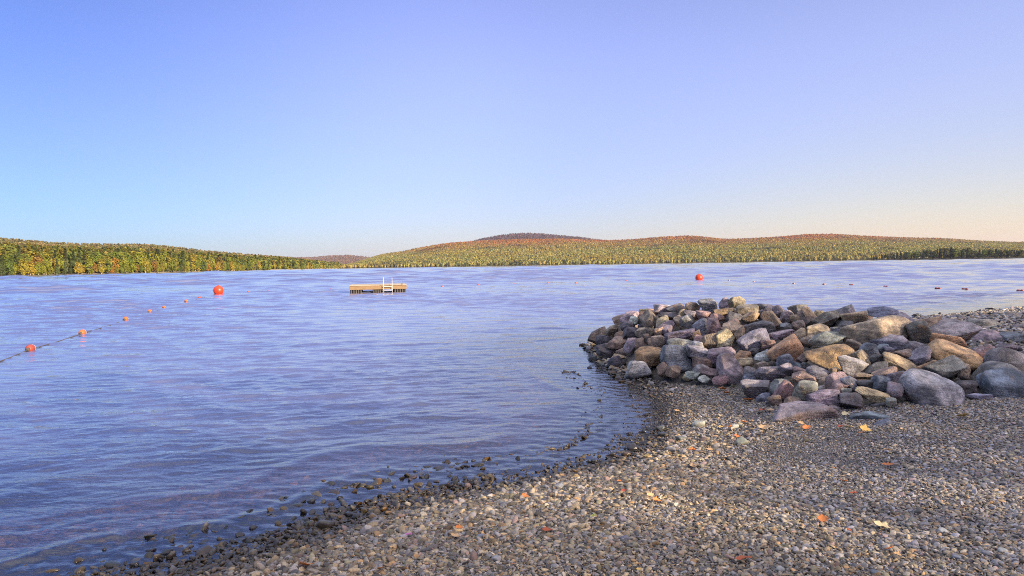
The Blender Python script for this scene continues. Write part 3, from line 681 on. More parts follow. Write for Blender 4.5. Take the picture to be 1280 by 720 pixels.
# ------------------------------------------------------------------ swim raft
M_WOOD = mat_simple('raft_timber', (.25, .155, .07), .7, 6, .45, .4, .01, (.4, 6, 6))
M_DECK = mat_simple('raft_deck', (.44, .35, .24), .75, 6, .35, .4, .01, (.6, 8, 6))
M_BLACK = mat_simple('dark_crib_timber', (.035, .03, .028), .6, 5, .4, .3, .01, (6, 6, .6))
M_WHITE = mat_simple('white_rail', (.58, .55, .49), .35, 4, .08, .05, .002)
pl = at_level(437.5, 366.4, 0); pr = at_level(508, 365.0, 0); yR = (pl.y + pr.y) / 2
xL = at_depth(437.5, 360, yR).x; xR = at_depth(508, 360, yR).x; WR = xR - xL; xc = (xL + xR) / 2
raft = tag(empty('swim_raft', (xc, yR, 0), math.atan(-xc / yR)), 'square wooden swim raft with a white ladder, floating on the lake', 'raft')
DR = 4.0; zt = .53
b = MB()
for i in range(26):
    b.box((0, .08 + (i + .5) * (DR - .16) / 26, zt - .02), (WR, (DR - .16) / 26 - .012, .04), bev=.004)
mesh_obj('deck', b.mesh('deck', False), M_DECK, raft)
b = MB()
for y_ in (.03, DR - .03): b.box((0, y_, zt - .185), (WR, .06, .25), bev=.008)
for sx in (-1, 1): b.box((sx * (WR / 2 - .03), DR / 2, zt - .185), (.056, DR - .124, .25), bev=.008)
for k in range(1, 4): b.box((-WR / 2 + k * WR / 4, DR / 2, zt - .19), (.05, DR - .13, .2))
mesh_obj('beam_frame', b.mesh('beam_frame', False), M_WOOD, raft)
for (a0, a1) in ((.01, .215), (.40, .585), (.77, .99)):
    x0 = -WR / 2 + a0 * WR; x1 = -WR / 2 + a1 * WR; b = MB(); n = 5
    for k in range(n):
        xx = x0 + (k + .5) * (x1 - x0) / n
        b.tube([(xx, .14, .24), (xx, .14, -.35)], (x1 - x0) / n * .47, 8)
        b.tube([(xx, DR - .14, .24), (xx, DR - .14, -.35)], (x1 - x0) / n * .47, 8)
    b.box(((x0 + x1) / 2, DR / 2, .0), (x1 - x0, DR - .5, .44))
    mesh_obj('float_crib', b.mesh('float_crib', False), M_BLACK, raft)
lad = bpy.data.objects.new('ladder', None); link(lad, raft)
lx0 = at_depth(479.4, 360, yR).x - xc; lx1 = at_depth(489.9, 360, yR).x - xc
for xx in (lx0, lx1):
    b = MB(); b.tube([(xx, -.16, -.6), (xx, -.16, .3), (xx, -.16, 1.0), (xx, -.10, 1.05), (xx, .1, 1.03), (xx, .16, .92), (xx, .16, zt - .01)], .016, 8)
    mesh_obj('rail', b.mesh('rail'), M_WHITE, lad)
for zz in (-.35, -.02, .16, .42):
    b = MB(); b.box(((lx0 + lx1) / 2, -.16, zz), (lx1 - lx0, .07, .03)); mesh_obj('rung', b.mesh('rung', False), M_WHITE, lad)
b = MB(); b.tube([(WR * .42, .3, zt), (WR * .42, .3, zt + .06)], [.07, .05], 8); mesh_obj('mooring_cleat', b.mesh('mooring_cleat'), M_BLACK, raft)

# ------------------------------------------------------------------ buoys, floats, ropes
def glossy(name, col, rough=.35):
    return mat_simple(name, col, rough, 3, .25, .05, .01)
M_BRED = glossy('buoy_red', (.62, .05, .012)); M_FRED = glossy('float_orange', (.58, .12, .025)); M_FWH = glossy('float_white', (.78, .70, .66))
M_FDW = glossy('float_faded_end', (.40, .24, .21)); M_FDK = glossy('float_dark_red', (.30, .05, .025)); M_ROPE = mat_simple('rope', (.09, .075, .06), .9, 30, .5, .5, .01, (1, 1, 1)); M_CAP = glossy('buoy_cap', (.25, .05, .02))
def buoy(px, py_w, dia, lab):
    p = at_level(px, py_w, 0); r = dia / 2
    o = tag(empty('ball_buoy', (p.x, p.y + r * .5, 0)), lab, 'buoy', 'red ball buoys on the swim line')
    b = MB(); n = 24; prof = []
    for k in range(n + 1):
        a_ = -math.pi / 2 + math.pi * k / n; prof.append((max(.004, r * math.cos(a_)), r * .62 + r * math.sin(a_)))
    b.lathe(prof, 'Z', 32); mesh_obj('shell', b.mesh('shell'), M_BRED, o)
    b = MB(); b.lathe([(.07, r * 1.60), (.07, r * 1.65), (.035, r * 1.66), (.035, r * 1.72)], 'Z', 12); mesh_obj('valve_cap', b.mesh('valve_cap'), M_CAP, o)
    b = MB()
    b.lathe([(r * 1.004, r * .605), (r * 1.012, r * .62), (r * 1.004, r * .635)], 'Z', 32); mesh_obj('seam', b.mesh('seam'), M_CAP, o)
buoy(272, 367.0, .74, 'round red-orange ball buoy left of the swim raft')
buoy(874.5, 350.0, .74, 'round red ball buoy beyond the rock pile')
def float_meshes():
    def ell(L, rad, a, b_, n=9):
        return [(rad * math.sqrt(max(0.02, 1 - (2 * x / L) ** 2)) ** .8, x) for x in np.linspace(a, b_, n)]
    L, rd = .30, .098
    b = MB(); b.lathe(ell(L, rd, -L / 2, L * .22), 'X', 18); m1 = b.mesh('shell')
    b = MB(); b.lathe([(q[0] * 1.02, q[1]) for q in ell(L, rd, L * .19, L / 2)], 'X', 18); m2 = b.mesh('white_end')
    b = MB(); b.lathe([(.03, -.20), (.04, -.19), (.04, -.14), (.03, -.13)], 'X', 10); m3 = b.mesh('collar')
    return m1, m2, m3
FM = float_meshes()
def pair_meshes():
    b = MB()
    L, rd = .30, .1
    b.lathe([(rd * math.sqrt(max(.02, 1 - (x / .15) ** 2)), x - .17) for x in np.linspace(-.15, .15, 11)], 'X', 16); m1 = b.mesh('shell')
    b = MB(); b.lathe([(rd * math.sqrt(max(.02, 1 - (x / .15) ** 2)), x + .17) for x in np.linspace(-.15, .15, 11)], 'X', 16); m2 = b.mesh('shell')
    b = MB(); b.lathe([(.03, -.06), (.085, -.04), (.085, .04), (.03, .06)], 'X', 12); m3 = b.mesh('white_sleeve')
    return m1, m2, m3
FP = pair_meshes(); FMW = FM[1].copy(); FMW.name = 'white_end'; FMD = FM[0].copy(); FMD.name = 'shell'
LEFT = [(38, 436.5, 's', 'first'), (103, 416.5, 's', 'second'), (157, 398.8, 's', 'third'), (187, 389.3, 's', 'fourth'), (205, 384.4, 's', 'fifth'), (232.5, 376, 's', 'sixth'), (249.5, 371.9, 'd', 'double')]
MID = [(311, 364.3, 's'), (335, 363.4, 's'), (414, 361.3, 's'), (553, 357.6, 's'), (598, 355.8, 's'), (643, 354.9, 's'), (685, 353.4, 's'), (720, 353, 's'), (783, 350.6, 's'), (852, 349.2, 's'), (911, 349.9, 's'), (942, 351.8, 's'), (992, 354, 's'), (1030, 355.1, 's'), (1064, 355.8, 'd'), (1107, 357.8, 'd'), (1172, 360.1, 'd'), (1206, 361, 'd'), (1275, 363, 'd'), (1330, 365.2, 'd')]
ordn = ['first', 'second', 'third', 'fourth', 'fifth', 'sixth', 'seventh', 'eighth', 'ninth', 'tenth']
def add_float(p, direction, kind, lab, big=1.0, turn=0, dark=False):
    o = tag(empty('line_float', p, math.atan2(direction.y, direction.x) + turn), lab, 'float', 'floats strung along the swim line')
    o.scale = (big,) * 3
    if kind == 's':
        mesh_obj('shell', FMD if dark else FM[0], M_FDK if dark else M_FRED, o); mesh_obj('white_end', FMW if dark and big < .9 else FM[1], M_FDW if dark and big < .9 else M_FWH, o); mesh_obj('collar', FM[2], M_ROPE, o)
    else:
        mesh_obj('shell', FP[0], M_FDK, o); mesh_obj('shell', FP[1], M_FDK, o); mesh_obj('white_sleeve', FP[2], M_FDW, o)
def line_pts(px): return [at_level(x, y, 0) for x, y in px]
L0 = [Vector((-18.5, 7.0, 0)), at_level(-40, 466.5, 0)] + [at_level(f[0], f[1] + 1.0, 0) for f in LEFT] + [at_level(272, 367.0, 0)]
for i, f in enumerate(LEFT):
    p = L0[i + 2].copy(); d = (L0[i + 3] - L0[i + 1]); p.z = .035
    lab = ['dark red-orange float nearest the left frame edge on the left line', 'bright orange float second along the left line', 'orange float third along the left line from the near end', 'small orange float fourth along the left line', 'small orange float fifth along the left line, before the gap', 'pale orange float sixth along the left line', 'pale double float just before the left ball buoy'][i]
    add_float(p, d, f[2], lab, 1.0 if i < 2 else .9, dark=i == 0)  # nearest float takes the dark shell: tree shade put into its colour
L1 = [at_level(272, 367, 0)] + [at_level(f[0], f[1] + .7, 0) for f in MID[:10]] + [at_level(874.5, 350, 0)] + [at_level(f[0], f[1] + .7, 0) for f in MID[10:]]
for i, f in enumerate(MID):
    j = i + 1 if i < 10 else i + 2
    p = L1[j].copy(); d = L1[min(j + 1, len(L1) - 1)] - L1[j - 1]; p.z = .04
    if i < 3: lab = ['small dark orange float just right of the left ball buoy', 'small orange float second right of the left ball buoy', 'lone small float just left of the swim raft'][i]
    elif i < 10: lab = f'small reddish float, {ordn[i - 3]} to the right of the swim raft'
    elif i == 19: continue
    else: lab = f'{"small dark red" if i < 14 else "reddish double"} float, {ordn[i - 10]} to the right of the right ball buoy'
    p.z = .02; add_float(p, d, f[2], lab, (.72 if i < 14 else .62), dark=True)
def rope(pts, lab, sag=.03, rad=.011, base=.022):
    out = []
    for A, B in zip(pts, pts[1:]):
        n = max(2, int((B - A).length / .5))
        for k in range(n):
            q = k / n; v = A.lerp(B, q); v.z = base - sag * math.sin(math.pi * q) * .6 + random.uniform(-.006, .006); v.z -= .02 * min(1, max(0, (v.y - 21) / 6)); out.append(v)
    out.append(pts[-1] + Vector((0, 0, .02)))
    b = MB(); b.tube(out, rad, 6)
    tag(mesh_obj('swim_line_rope', b.mesh('swim_line_rope'), M_ROPE), lab, 'rope', 'ropes of the swim line')
rope(L0, 'dark rope through the near floats from the left frame edge to the left ball buoy')
rope(L1, 'thin rope running behind the swim raft between the two ball buoys', .05, .008, -.005)

# ------------------------------------------------------------------ trees
def crown_mesh(seed, kind, ncard, card, H, nv=.6):
    rg = np.random.default_rng(seed); pts = []; 
    if kind == 'broad':
        lobes = [((0, 0, H * .58), (H * .22, H * .22, H * .38))]
        for k in range(11):
            a_ = rg.uniform(0, 6.28); z = rg.uniform(.16, .86); rad = .23 * math.sin(math.pi * min(1, (z + .05) / 1.05)) * rg.uniform(.5, 1.05)
            lobes.append(((math.cos(a_) * rad * H, math.sin(a_) * rad * H, z * H), tuple(H * rg.uniform(.09, .16) for _ in range(3))))
        for k in range(ncard):
            c, s = lobes[rg.integers(0, len(lobes))] if rg.random() < .82 else lobes[0]
            d = rg.normal(size=3); d /= np.linalg.norm(d); q = rg.uniform(.55, 1.05)
            pts.append(np.array(c) + d * np.array(s) * q)
    else:
        for k in range(ncard):
            z = rg.random() ** .8; tier = .75 + .25 * math.sin(z * 42)
            rad = H * .17 * (1 - z) ** .85 * tier * math.sqrt(rg.uniform(.25, 1)) + .03 * H * (1 - z) * .5
            a_ = rg.uniform(0, 6.28)
            pts.append(np.array((math.cos(a_) * rad, math.sin(a_) * rad, H * (.10 + .90 * z) - rad * .35)))
    pts = np.array(pts); n = len(pts)
    # each leaf clump: two triangles folded on a ridge, facing roughly outwards and up
    ctr = np.array((0, 0, H * .5)); nrm = pts - ctr; nrm /= np.linalg.norm(nrm, axis=1)[:, None] + 1e-6
    nrm = nrm + rg.normal(size=(n, 3)) * nv + np.array((0, 0, .35)); nrm /= np.linalg.norm(nrm, axis=1)[:, None]
    t1 = np.cross(nrm, rg.normal(size=(n, 3))); t1 /= np.linalg.norm(t1, axis=1)[:, None]; t2 = np.cross(nrm, t1)
    sz = card * rg.uniform(.55, 1.35, n)[:, None]
    A = pts + t1 * sz * rg.uniform(.8, 1.2, (n, 1)); B = pts + t2 * sz * .8 + nrm * sz * .2; C = pts - t1 * sz; D = pts - t2 * sz * .8 + nrm * sz * rg.uniform(-.3, .3, (n, 1))
    V = np.stack([A, B, C, D], 1).reshape(-1, 3); f = np.arange(4 * n).reshape(n, 4)
    return np_mesh('crown', V, f, False)
def trunk_mesh(seed, H, kind, rad=None):
    rg = random.Random(seed); b = MB(); r = rad or H * .016
    top = .92 if kind == 'conifer' else .7
    pts = [(H * .012 * rg.uniform(-1, 1) * k, H * .012 * rg.uniform(-1, 1) * k, -.5 + (H * top + .5) * k / 5) for k in range(6)]
    b.tube(pts, [r * 1.3, r, r * .8, r * .62, r * .42, r * .2], 7)
    if kind != 'conifer':
        for k in range(5):
            a_ = rg.uniform(0, 6.28); z = H * rg.uniform(.28, .6); l = H * rg.uniform(.14, .24)
            b.tube([(0, 0, z), (math.cos(a_) * l * .55, math.sin(a_) * l * .55, z + l * .45), (math.cos(a_) * l, math.sin(a_) * l, z + l * .95)], [r * .45, r * .3, r * .12], 5)
    return b.mesh('trunk')
LEAFMAT = {'green': mat_leaves('leaves_green', [(.115, .145, .03), (.14, .16, .034), (.09, .12, .03)]),
           'yellow': mat_leaves('leaves_yellow', [(.25, .21, .035), (.21, .19, .035), (.29, .22, .035)]),
           'lime': mat_leaves('leaves_lime', [(.17, .185, .028), (.20, .20, .03)]),
           'orange': mat_leaves('leaves_orange', [(.32, .15, .03), (.30, .17, .035), (.27, .11, .03)]),
           'conifer': mat_leaves('needles', [(.07, .09, .034), (.08, .10, .036), (.085, .09, .034)], transl=.1),
           'olive': mat_leaves('leaves_olive', [(.055, .07, .028), (.07, .08, .03), (.095, .095, .035)], transl=.1),
           'spruce': mat_leaves('dark_needles', [(.032, .045, .022), (.04, .05, .024)], transl=.05),
           'russet': mat_leaves('leaves_russet', [(.20, .12, .035), (.17, .125, .035)])}
KIND = {'green': 'green leafy tree', 'yellow': 'golden-yellow leafy tree', 'lime': 'yellow-green leafy tree', 'orange': 'orange autumn tree', 'conifer': 'dark green conifer', 'olive': 'dark olive leafy tree', 'spruce': 'blackish conifer', 'russet': 'russet-brown leafy tree'}
PROTO = {}
for ki, kd in enumerate(LEAFMAT):
    for v in range(2):
        shape = 'conifer' if kd in ('conifer', 'spruce') else 'broad'
        cm = crown_mesh(50 + ki * 7 + v, shape, 950, .52, 12.0); cm.materials.append(LEAFMAT[kd])
        tm = trunk_mesh(80 + ki * 5 + v, 12.0, shape, .16); tm.materials.append(M_BIRCH if kd in ('yellow', 'lime') else M_BARK)
        PROTO[kd, v] = (cm, tm)
def tree(name, x, y, z, h, kd, v, lab, group):
    o = empty(name, (x, y, z), random.uniform(0, 6.28)); s = h / 12.0
    o.scale = (s * random.uniform(.85, 1.15), s * random.uniform(.85, 1.15), s)
    tag(o, lab, 'tree', group)
    mesh_obj('trunk', PROTO[kd, v][1], None, o); mesh_obj('crown', PROTO[kd, v][0], None, o)

# ---- hills as terrain whose skyline is read from the photograph
def hill(name, label, cat, sil, shore, Dr, treeh, mat, u0_, u1_, nu, nt=40, powr=.95, rough=.05, seed=3, kind='structure'):
    us = np.linspace(u0_, u1_, nu); sx = np.array([s[0] for s in sil]); sy = np.array([s[1] for s in sil])
    ysil = np.interp(us, sx, sy); Ys = np.interp(us, [s[0] for s in shore], [s[1] for s in shore])
    ts = np.concatenate([np.linspace(-.06, 0, 3)[:-1], np.linspace(0, 1, nt), [1.12, 1.3, 1.6]])
    X = np.zeros((len(ts), nu)); Y = X.copy(); Z = X.copy()
    rg = np.random.default_rng(seed); ws = [(rg.uniform(.002, .012), rg.uniform(0, 6.28), rg.uniform(0, 6.28)) for _ in range(10)]
    for j, u in enumerate(us):
        pt = at_depth(u, ysil[j], Dr); zr = max(pt.z - treeh * .85, .6); k = pt.x / Dr
        Y[:, j] = Ys[j] + ts * (Dr - Ys[j]); X[:, j] = k * Y[:, j]
        prof = np.where(ts <= 0, ts * 30, np.where(ts <= 1, .8 + (zr - .8) * np.power(np.clip(ts, 0, 1), powr), zr - (ts - 1) * zr * .6))
        Z[:, j] = prof
    nz = sum(np.sin(k_ * (X * math.cos(a_) + Y * math.sin(a_)) + p_) for k_, a_, p_ in ws) / 4
    T = ts[:, None]; Z += nz * rough * np.clip(Z, 0, 60) * np.clip(T * 6, 0, 1) * np.clip((1 - T) * 4, 0, 1)
    me = np_mesh(name, np.stack([X, Y, Z], -1).reshape(-1, 3), grid_faces(len(ts), nu))
    tag(mesh_obj(name, me, mat), label, cat, kind=kind)
    def z_at(u, tt):
        fu = np.clip((u - u0_) / (u1_ - u0_) * (nu - 1), 0, nu - 1.001); i = fu.astype(int); a_ = fu - i
        ft = np.interp(tt, ts, np.arange(len(ts))); q = np.clip(ft.astype(int), 0, len(ts) - 2); b_ = ft - q
        def bl(A): return A[q, i] * (1 - a_) * (1 - b_) + A[q, i + 1] * a_ * (1 - b_) + A[q + 1, i] * (1 - a_) * b_ + A[q + 1, i + 1] * a_ * b_
        return bl(X), bl(Y), bl(Z)
    return z_at, lambda u: np.interp(u, [s[0] for s in shore], [s[1] for s in shore])
def mat_hill(name, c1, c2, sand=None):
    t = NT(name); ge = t.n('ShaderNodeNewGeometry'); n = t.noise(ge.outputs['Position'], .05, 5, .6)
    c = t.mix(c1, c2, t.ramp(n, [(.4, 0.0), (.6, 1.0)]))
    if sand:
        sep = t.n('ShaderNodeSeparateXYZ', None, Vector=ge.outputs['Position'])
        c = t.mix(sand, c, t.maprange(t.math('ADD', sep.outputs[2], t.math('MULTIPLY', n, 1.0)), 1.35, 1.6).outputs[0])
    d = t.n('ShaderNodeBsdfDiffuse', None, Color=c); return t.done(d)
H_left, S_left = hill('left_hills', 'wooded hills rising behind the left shore', 'hills', [(-320, 292), (-100, 294), (0, 297.5), (60, 303), (100, 305), (180, 305.5), (220, 309), (260, 314), (300, 317.5), (340, 320.5), (370, 323), (400, 327), (425, 333)],
     [(-320, 300), (-100, 310), (0, 345), (100, 390), (200, 470), (320, 680), (370, 850), (425, 1300)], 1450, 9, mat_hill('left_ground', (.06, .055, .02), (.10, .08, .03), (.34, .28, .20)), -320, 425, 160, powr=1.05)
H_far, S_far = hill('far_hills', 'mauve distant hills at the end of the lake', 'hills', [(250, 326), (290, 322), (310, 318.6), (340, 320), (370, 322), (395, 321.5), (420, 319.3), (435, 319), (450, 320.3), (470, 323), (490, 327), (540, 331)],
     [(250, 3300), (540, 3300)], 4600, 10, mat_hill('far_ground', (.12, .075, .06), (.15, .09, .06)), 250, 540, 80)
H_peak, S_peak = hill('peak_hill', 'dark dome of the highest hill behind the ridge', 'hills', [(520, 318), (560, 309), (590, 300.5), (600, 297.8), (620, 293.8), (640, 291.2), (660, 290.3), (680, 291.2), (700, 293.2), (730, 296), (760, 300), (820, 308)],
     [(520, 2700), (820, 2700)], 3500, 9, mat_hill('peak_ground', (.07, .045, .035), (.09, .055, .04)), 520, 820, 80)
H_main, S_main = hill('main_hills', 'long autumn-coloured hills across the lake', 'hills', [(425, 333), (440, 329), (450, 326), (470, 319.5), (480, 317), (505, 313.5), (530, 308), (560, 303.5), (600, 300.5), (640, 299), (700, 298), (760, 300.2), (790, 299), (830, 295.6), (860, 294.2), (880, 295.5), (905, 298.6), (940, 297.6), (975, 295.5), (1005, 292.6), (1040, 292.2), (1080, 294.5), (1130, 296.6), (1180, 297.6), (1230, 301), (1270, 302.5), (1310, 301), (1600, 300)],
     [(425, 1750), (900, 1650), (1100, 1500), (1300, 1350), (1600, 1200)], 2700, 9, mat_hill('main_ground', (.075, .07, .025), (.10, .07, .03)), 425, 1600, 220, powr=.9)

def far_protos(mat, kinds):
    out = []
    for i, kd in enumerate(kinds):
        cm = crown_mesh(300 + i, kd, 140, 1.45, 10.0, .5); cm.materials.append(mat)
        out.append(bpy.data.objects.new('forest_tree', cm))
    return out
def forest(name, label, H, S, Dr, u0_, u1_, t0, t1, sp, hmin, hmax, protos, weights, keep=None):
    # points about sp metres apart, uniform over the ground
    dav = (Dr + S((u0_ + u1_) / 2)) / 2
    n = int((u1_ - u0_) / F * dav * (Dr - S((u0_ + u1_) / 2)) * (t1 - t0) / sp ** 2)
    u = RNG.uniform(u0_, u1_, n); tt = RNG.uniform(t0, t1, n)
    # uniform on the ground: nearer ground is narrower
    Yv = S(u) + tt * (Dr - S(u)); k = RNG.random(n) < Yv / (Dr * 1.05); u, tt = u[k], tt[k]
    if keep is not None: k = keep(u, tt); u, tt = u[k], tt[k]
    X, Y, Z = H(u, tt); n = len(X)
    h = RNG.uniform(hmin, hmax, n) / 10; wd = h * RNG.uniform(.8, 1.25, n)
    o = scatter(name, np.stack([X, Y, Z - .3], 1), np.stack([wd, wd, h], 1), np.stack([0 * X, 0 * X, RNG.uniform(0, 6.28, n)], 1), RNG.choice(len(protos), n, p=weights), protos)
    tag(o, label, 'forest', kind='stuff'); return n
ML = mat_leaves('forest_left_leaves', [(.21, .20, .035), (.15, .165, .034), (.25, .205, .036), (.12, .145, .034), (.19, .145, .035), (.085, .105, .032), (.19, .185, .035)], loc=False)
MM = mat_leaves('forest_main_leaves', [(.42, .375, .105), (.37, .36, .10), (.45, .39, .11), (.32, .33, .10), (.42, .33, .10), (.26, .285, .095)], loc=True, redz=(36, 86))
MR = mat_leaves('forest_ridge_leaves', [(.29, .24, .09), (.23, .21, .08), (.31, .22, .09), (.19, .19, .075)])
MP = mat_leaves('forest_peak_leaves', [(.24, .155, .16), (.21, .15, .155), (.26, .16, .15), (.18, .14, .145)])  # mauve shift puts distance haze into the peak's leaf colours
MF = mat_leaves('forest_far_leaves', [(.24, .16, .12), (.22, .155, .10), (.27, .16, .11)])
fl = far_protos(ML, ['broad', 'broad', 'conifer']); fm = far_protos(MM, ['broad', 'broad', 'conifer']); fr_ = far_protos(MR, ['broad', 'conifer']); fp = far_protos(MP, ['broad', 'conifer']); ff = far_protos(MF, ['broad'])
cnts = [
 forest('left_forest', 'mixed autumn forest climbing the hill behind the left shore', H_left, S_left, 1450, -150, 424, .045, .34, 5.5, 7, 12, fl, [.45, .35, .2]),
 forest('left_ridge_forest', 'brownish forest on the upper slope of the left hill', H_left, S_left, 1450, -150, 424, .34, 1.1, 8.5, 6, 10, fr_, [.8, .2]),
 forest('left_shore_wood', 'thin yellow-green wood of the distant left headland', H_left, S_left, 1450, 318, 424, .004, .05, 5, 7, 11, fl, [.5, .4, .1]),
 forest('main_forest', 'yellow-green and red autumn forest covering the far hills', H_main, S_main, 2700, 426, 1450, .0, 1.08, 5.6, 5.5, 9.5, fm, [.5, .35, .15]),
 forest('peak_forest', 'dark maroon forest on the highest hill', H_peak, S_peak, 3500, 525, 815, .45, 1.08, 7, 5.5, 8, fp, [.8, .2]),
 forest('far_forest', 'mauve forest on the distant hills at the lake end', H_far, S_far, 4600, 255, 535, .0, 1.08, 17, 10, 15, ff, [1.0])]
print('forest', cnts)

# individual trees of the left shore (front rows)
LTG = 'trees along the left shore'
LMT = [(20, 'at the far left of the shore'), (55, 'near the left end of the shore'), (85, 'left of the orange shore trees'), (112, 'among the orange shore trees'), (135, 'right of the orange shore trees'), (160, 'behind the sandy bank'), (190, 'mid-way along the left shore'), (215, 'above the fourth float'), (245, 'left of the left ball buoy'), (272, 'behind the left ball buoy'), (300, 'right of the left ball buoy'), (330, 'near the far end of the left shore')]
NT_L = 205
us_list = []
u = -30.0
while len(us_list) < NT_L:
    us_list.append(u); D_ = float(S_left(u)); u += 4.6 / D_ * F * .36 * (348 / (NT_L * 1.55)) * 1.0
span = us_list[-1] + 30
us_list = [-30 + (q + 30) * 352 / span for q in us_list]
random.seed(5)
for i, u in enumerate(us_list):
    row = i % 3
    off = [5, 12, 22][row] + random.uniform(-2.5, 2.5)
    if 92 < u < 108 and row == 0: kd = random.choice(['orange', 'yellow', 'orange', 'yellow'])
    else: kd = random.choices(['green', 'yellow', 'lime', 'orange', 'conifer', 'russet'], [.27, .13, .30, .03, .20, .07])[0]
    Ys = float(S_left(u)); tt = off / (1450 - Ys)
    X, Y, Z = H_left(np.array([u + random.uniform(-1.5, 1.5)]), np.array([tt]))
    h = random.uniform(9, 13.5) if row else random.uniform(4.5, 9.5)
    if kd == 'conifer': h *= 1.12
    near = min(LMT, key=lambda q: abs(q[0] - u))[1]
    lab = f'{KIND[kd]} {"at the water edge" if row == 0 else "one row back" if row == 1 else "two rows back"} {near}'
    tree('conifer_tree' if kd == 'conifer' else 'leafy_tree', float(X[0]), float(Y[0]), float(Z[0]) - .1, h, kd, random.randint(0, 1), lab, LTG)

# right-hand point with its own trees
b_us = np.linspace(1086, 1420, 60); V = []
ysh = lambda u: np.interp(u, [1086, 1160, 1280, 1420], [1010, 900, 820, 760])
for off, z in ((-4, -.8), (0, .3), (12, 1.2), (45, 2.2), (80, 1.0), (95, -.8)):
    for u in b_us:
        e = min(1, (u - 1086) / 30); Yv = float(ysh(u)) + off * (e if off > 0 else 1); k = at_depth(u, 320, 1.0).x
        V.append((k * Yv, Yv, z * (e if z > 0 else 1)))
me = np_mesh('wooded_point', V, grid_faces(6, 60))
tag(mesh_obj('wooded_point', me, mat_hill('point_ground', (.05, .045, .025), (.07, .06, .03), (.09, .08, .07))), 'low wooded point of land at the right of the lake', 'point', kind='structure')
random.seed(9); n = 92
for i in range(n):
    u = 1090 + 215 * (i + random.uniform(-.4, .4)) / n; row = i % 3
    e = min(1, (u - 1086) / 30); off = ([6, 22, 40][row] + random.uniform(-4, 4)) * max(.15, e)
    Yv = float(ysh(u)) + off; X = at_depth(u, 320, 1.0).x * Yv
    hh = np.interp(u, [1090, 1120, 1170, 1185, 1220, 1260, 1300], [6.5, 10, 13, 15, 12, 10.5, 11]) * random.uniform(.75, 1.05)
    kd = random.choices(['olive', 'green', 'spruce'], [.52, .08, .40])[0]
    pos = ['at the left tip', 'on the left half', 'at the tall middle', 'on the right half', 'by the right frame edge'][int(np.clip((u - 1090) / 43, 0, 4))]
    tree('conifer_tree' if kd == 'spruce' else 'leafy_tree', X, Yv, .3 + .8 * e * (row > 0), hh, kd, random.randint(0, 1), f'{KIND[kd]} {pos} of the wooded point, {["front", "middle", "back"][row]} row', 'trees on the right wooded point')

# trees of the near bank behind and right of the beach: they shade the gravel as in the photograph
random.seed(21)
thin = []
for v in range(2):
    cm = crown_mesh(600 + v, 'broad', 235, .29, 12.0); cm.materials.append(LEAFMAT['yellow' if v else 'lime']); tm = trunk_mesh(610 + v, 12.0, 'broad', .10); tm.materials.append(M_BIRCH); thin.append((cm, tm))
PROTO['thin', 0], PROTO['thin', 1] = thin
for i in range(22):
    l = -7 + 1.4 * i; q = random.uniform(40, 54); x, y = .73 * q + .68 * l, -.68 * q + .73 * l
    tree('leafy_tree', x, y, .6, random.uniform(17.5, 20.5), 'thin', i % 2, 'tall autumn tree on the near bank behind the gravel beach', 'trees behind the beach')

# ------------------------------------------------------------------ air between here and the hills
hz = bpy.data.materials.new('haze'); hz.use_nodes = True; hz.node_tree.nodes.clear()
pv = hz.node_tree.nodes.new('ShaderNodeVolumePrincipled'); ho = hz.node_tree.nodes.new('ShaderNodeOutputMaterial')
pv.inputs['Color'].default_value = (.84, .86, 1.0, 1); pv.inputs['Density'].default_value = .00004; pv.inputs['Anisotropy'].default_value = .2
hz.node_tree.links.new(pv.outputs[0], ho.inputs['Volume'])
b = MB(); b.box((0, 4950, 80.5), (20000, 10300, 169)); hb = mesh_obj('haze', b.mesh('haze', False), hz); tag(hb, 'thin bluish haze over the lake and hills', 'haze', kind='stuff')
# ------------------------------------------------------------------ light
AZ, EL = 133, 17
w = bpy.data.worlds.new('World'); scene.world = w; w.use_nodes = True; nt = w.node_tree; nt.nodes.clear()
sky = nt.nodes.new('ShaderNodeTexSky'); sky.sky_type = 'NISHITA'; sky.sun_disc = False
sky.sun_elevation = R(EL); sky.sun_rotation = R(AZ); sky.air_density = 1.0; sky.dust_density = .6; sky.ozone_density = 2.5; sky.altitude = 200
bg = nt.nodes.new('ShaderNodeBackground'); wo = nt.nodes.new('ShaderNodeOutputWorld'); bg.inputs['Strength'].default_value = .10
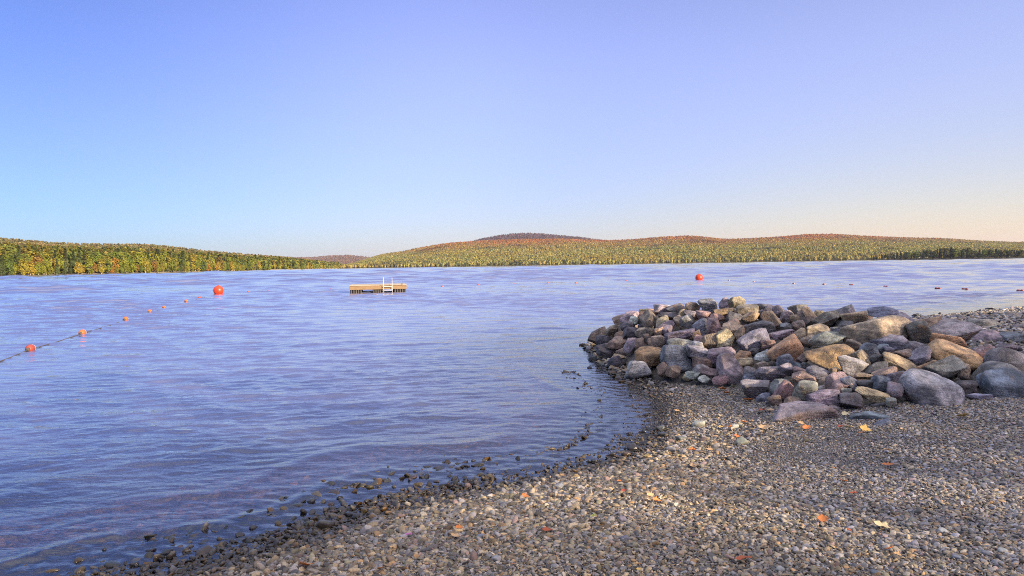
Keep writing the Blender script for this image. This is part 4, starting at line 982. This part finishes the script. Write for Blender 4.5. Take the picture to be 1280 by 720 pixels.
# air colour of the evening sky: bluer to the north-west (left), warmer and paler to the right
tcw = nt.nodes.new('ShaderNodeTexCoord'); sx = nt.nodes.new('ShaderNodeSeparateXYZ'); nt.links.new(tcw.outputs['Generated'], sx.inputs[0])
def wm(op, a, b):
    n = nt.nodes.new('ShaderNodeMath'); n.operation = op
    for i, v in enumerate((a, b)):
        if isinstance(v, (int, float)): n.inputs[i].default_value = v
        else: nt.links.new(v, n.inputs[i])
    return n.outputs[0]
def wr(v, a, b):
    n = nt.nodes.new('ShaderNodeMapRange'); n.interpolation_type = 'SMOOTHSTEP'; nt.links.new(v, n.inputs[0]); n.inputs[1].default_value = a; n.inputs[2].default_value = b; return n.outputs[0]
def wmix(f, a, b, mode='MIX'):
    n = nt.nodes.new('ShaderNodeMix'); n.data_type = 'RGBA'; n.blend_type = mode; n.clamp_result = False
    for i, v in ((0, f), (6, a), (7, b)):
        if isinstance(v, (int, float)): n.inputs[i].default_value = v
        elif isinstance(v, tuple): n.inputs[i].default_value = (*v, 1)
        else: nt.links.new(v, n.inputs[i])
    return n.outputs[2]
hyp = wm('SQRT', wm('ADD', wm('MULTIPLY', sx.outputs[0], sx.outputs[0]), wm('ADD', wm('MULTIPLY', sx.outputs[1], sx.outputs[1]), 1e-5)), 0)
az_ = wm('DIVIDE', sx.outputs[0], hyp); zz_ = sx.outputs[2]
e1 = wr(zz_, .02, .30)
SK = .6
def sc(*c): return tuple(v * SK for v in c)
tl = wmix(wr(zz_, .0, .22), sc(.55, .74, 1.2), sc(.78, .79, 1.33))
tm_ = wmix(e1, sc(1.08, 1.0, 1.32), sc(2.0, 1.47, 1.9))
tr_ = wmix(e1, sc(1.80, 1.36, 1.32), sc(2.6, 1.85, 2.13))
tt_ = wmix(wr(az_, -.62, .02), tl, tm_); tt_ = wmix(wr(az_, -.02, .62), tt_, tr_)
tt_ = wmix(wr(zz_, .38, 1.0), tt_, sc(19.5, 11.4, 7.4))  # overhead sky boosted and warmed as added fill light for the shaded beach
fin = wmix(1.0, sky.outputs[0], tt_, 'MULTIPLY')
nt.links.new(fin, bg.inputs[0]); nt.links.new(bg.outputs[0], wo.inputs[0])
sun = bpy.data.lights.new('sun', 'SUN'); sun.energy = 5.0; sun.angle = R(.5); sun.color = (1, .83, .60)
so = link(bpy.data.objects.new('sun', sun))
sd_ = Vector((math.sin(R(AZ)) * math.cos(R(EL)), math.cos(R(AZ)) * math.cos(R(EL)), math.sin(R(EL))))
so.rotation_euler = sd_.to_track_quat('Z', 'Y').to_euler(); so.location = sd_ * 60
scene.view_settings.view_transform = 'Standard'; scene.view_settings.look = 'None'; scene.view_settings.gamma = 1; scene.view_settings.exposure = 1.1; scene.view_settings.use_curve_mapping = False
scene.cycles.filter_width = 1.0; scene.cycles.max_bounces = 8; scene.cycles.transparent_max_bounces = 12; scene.cycles.use_denoising = False
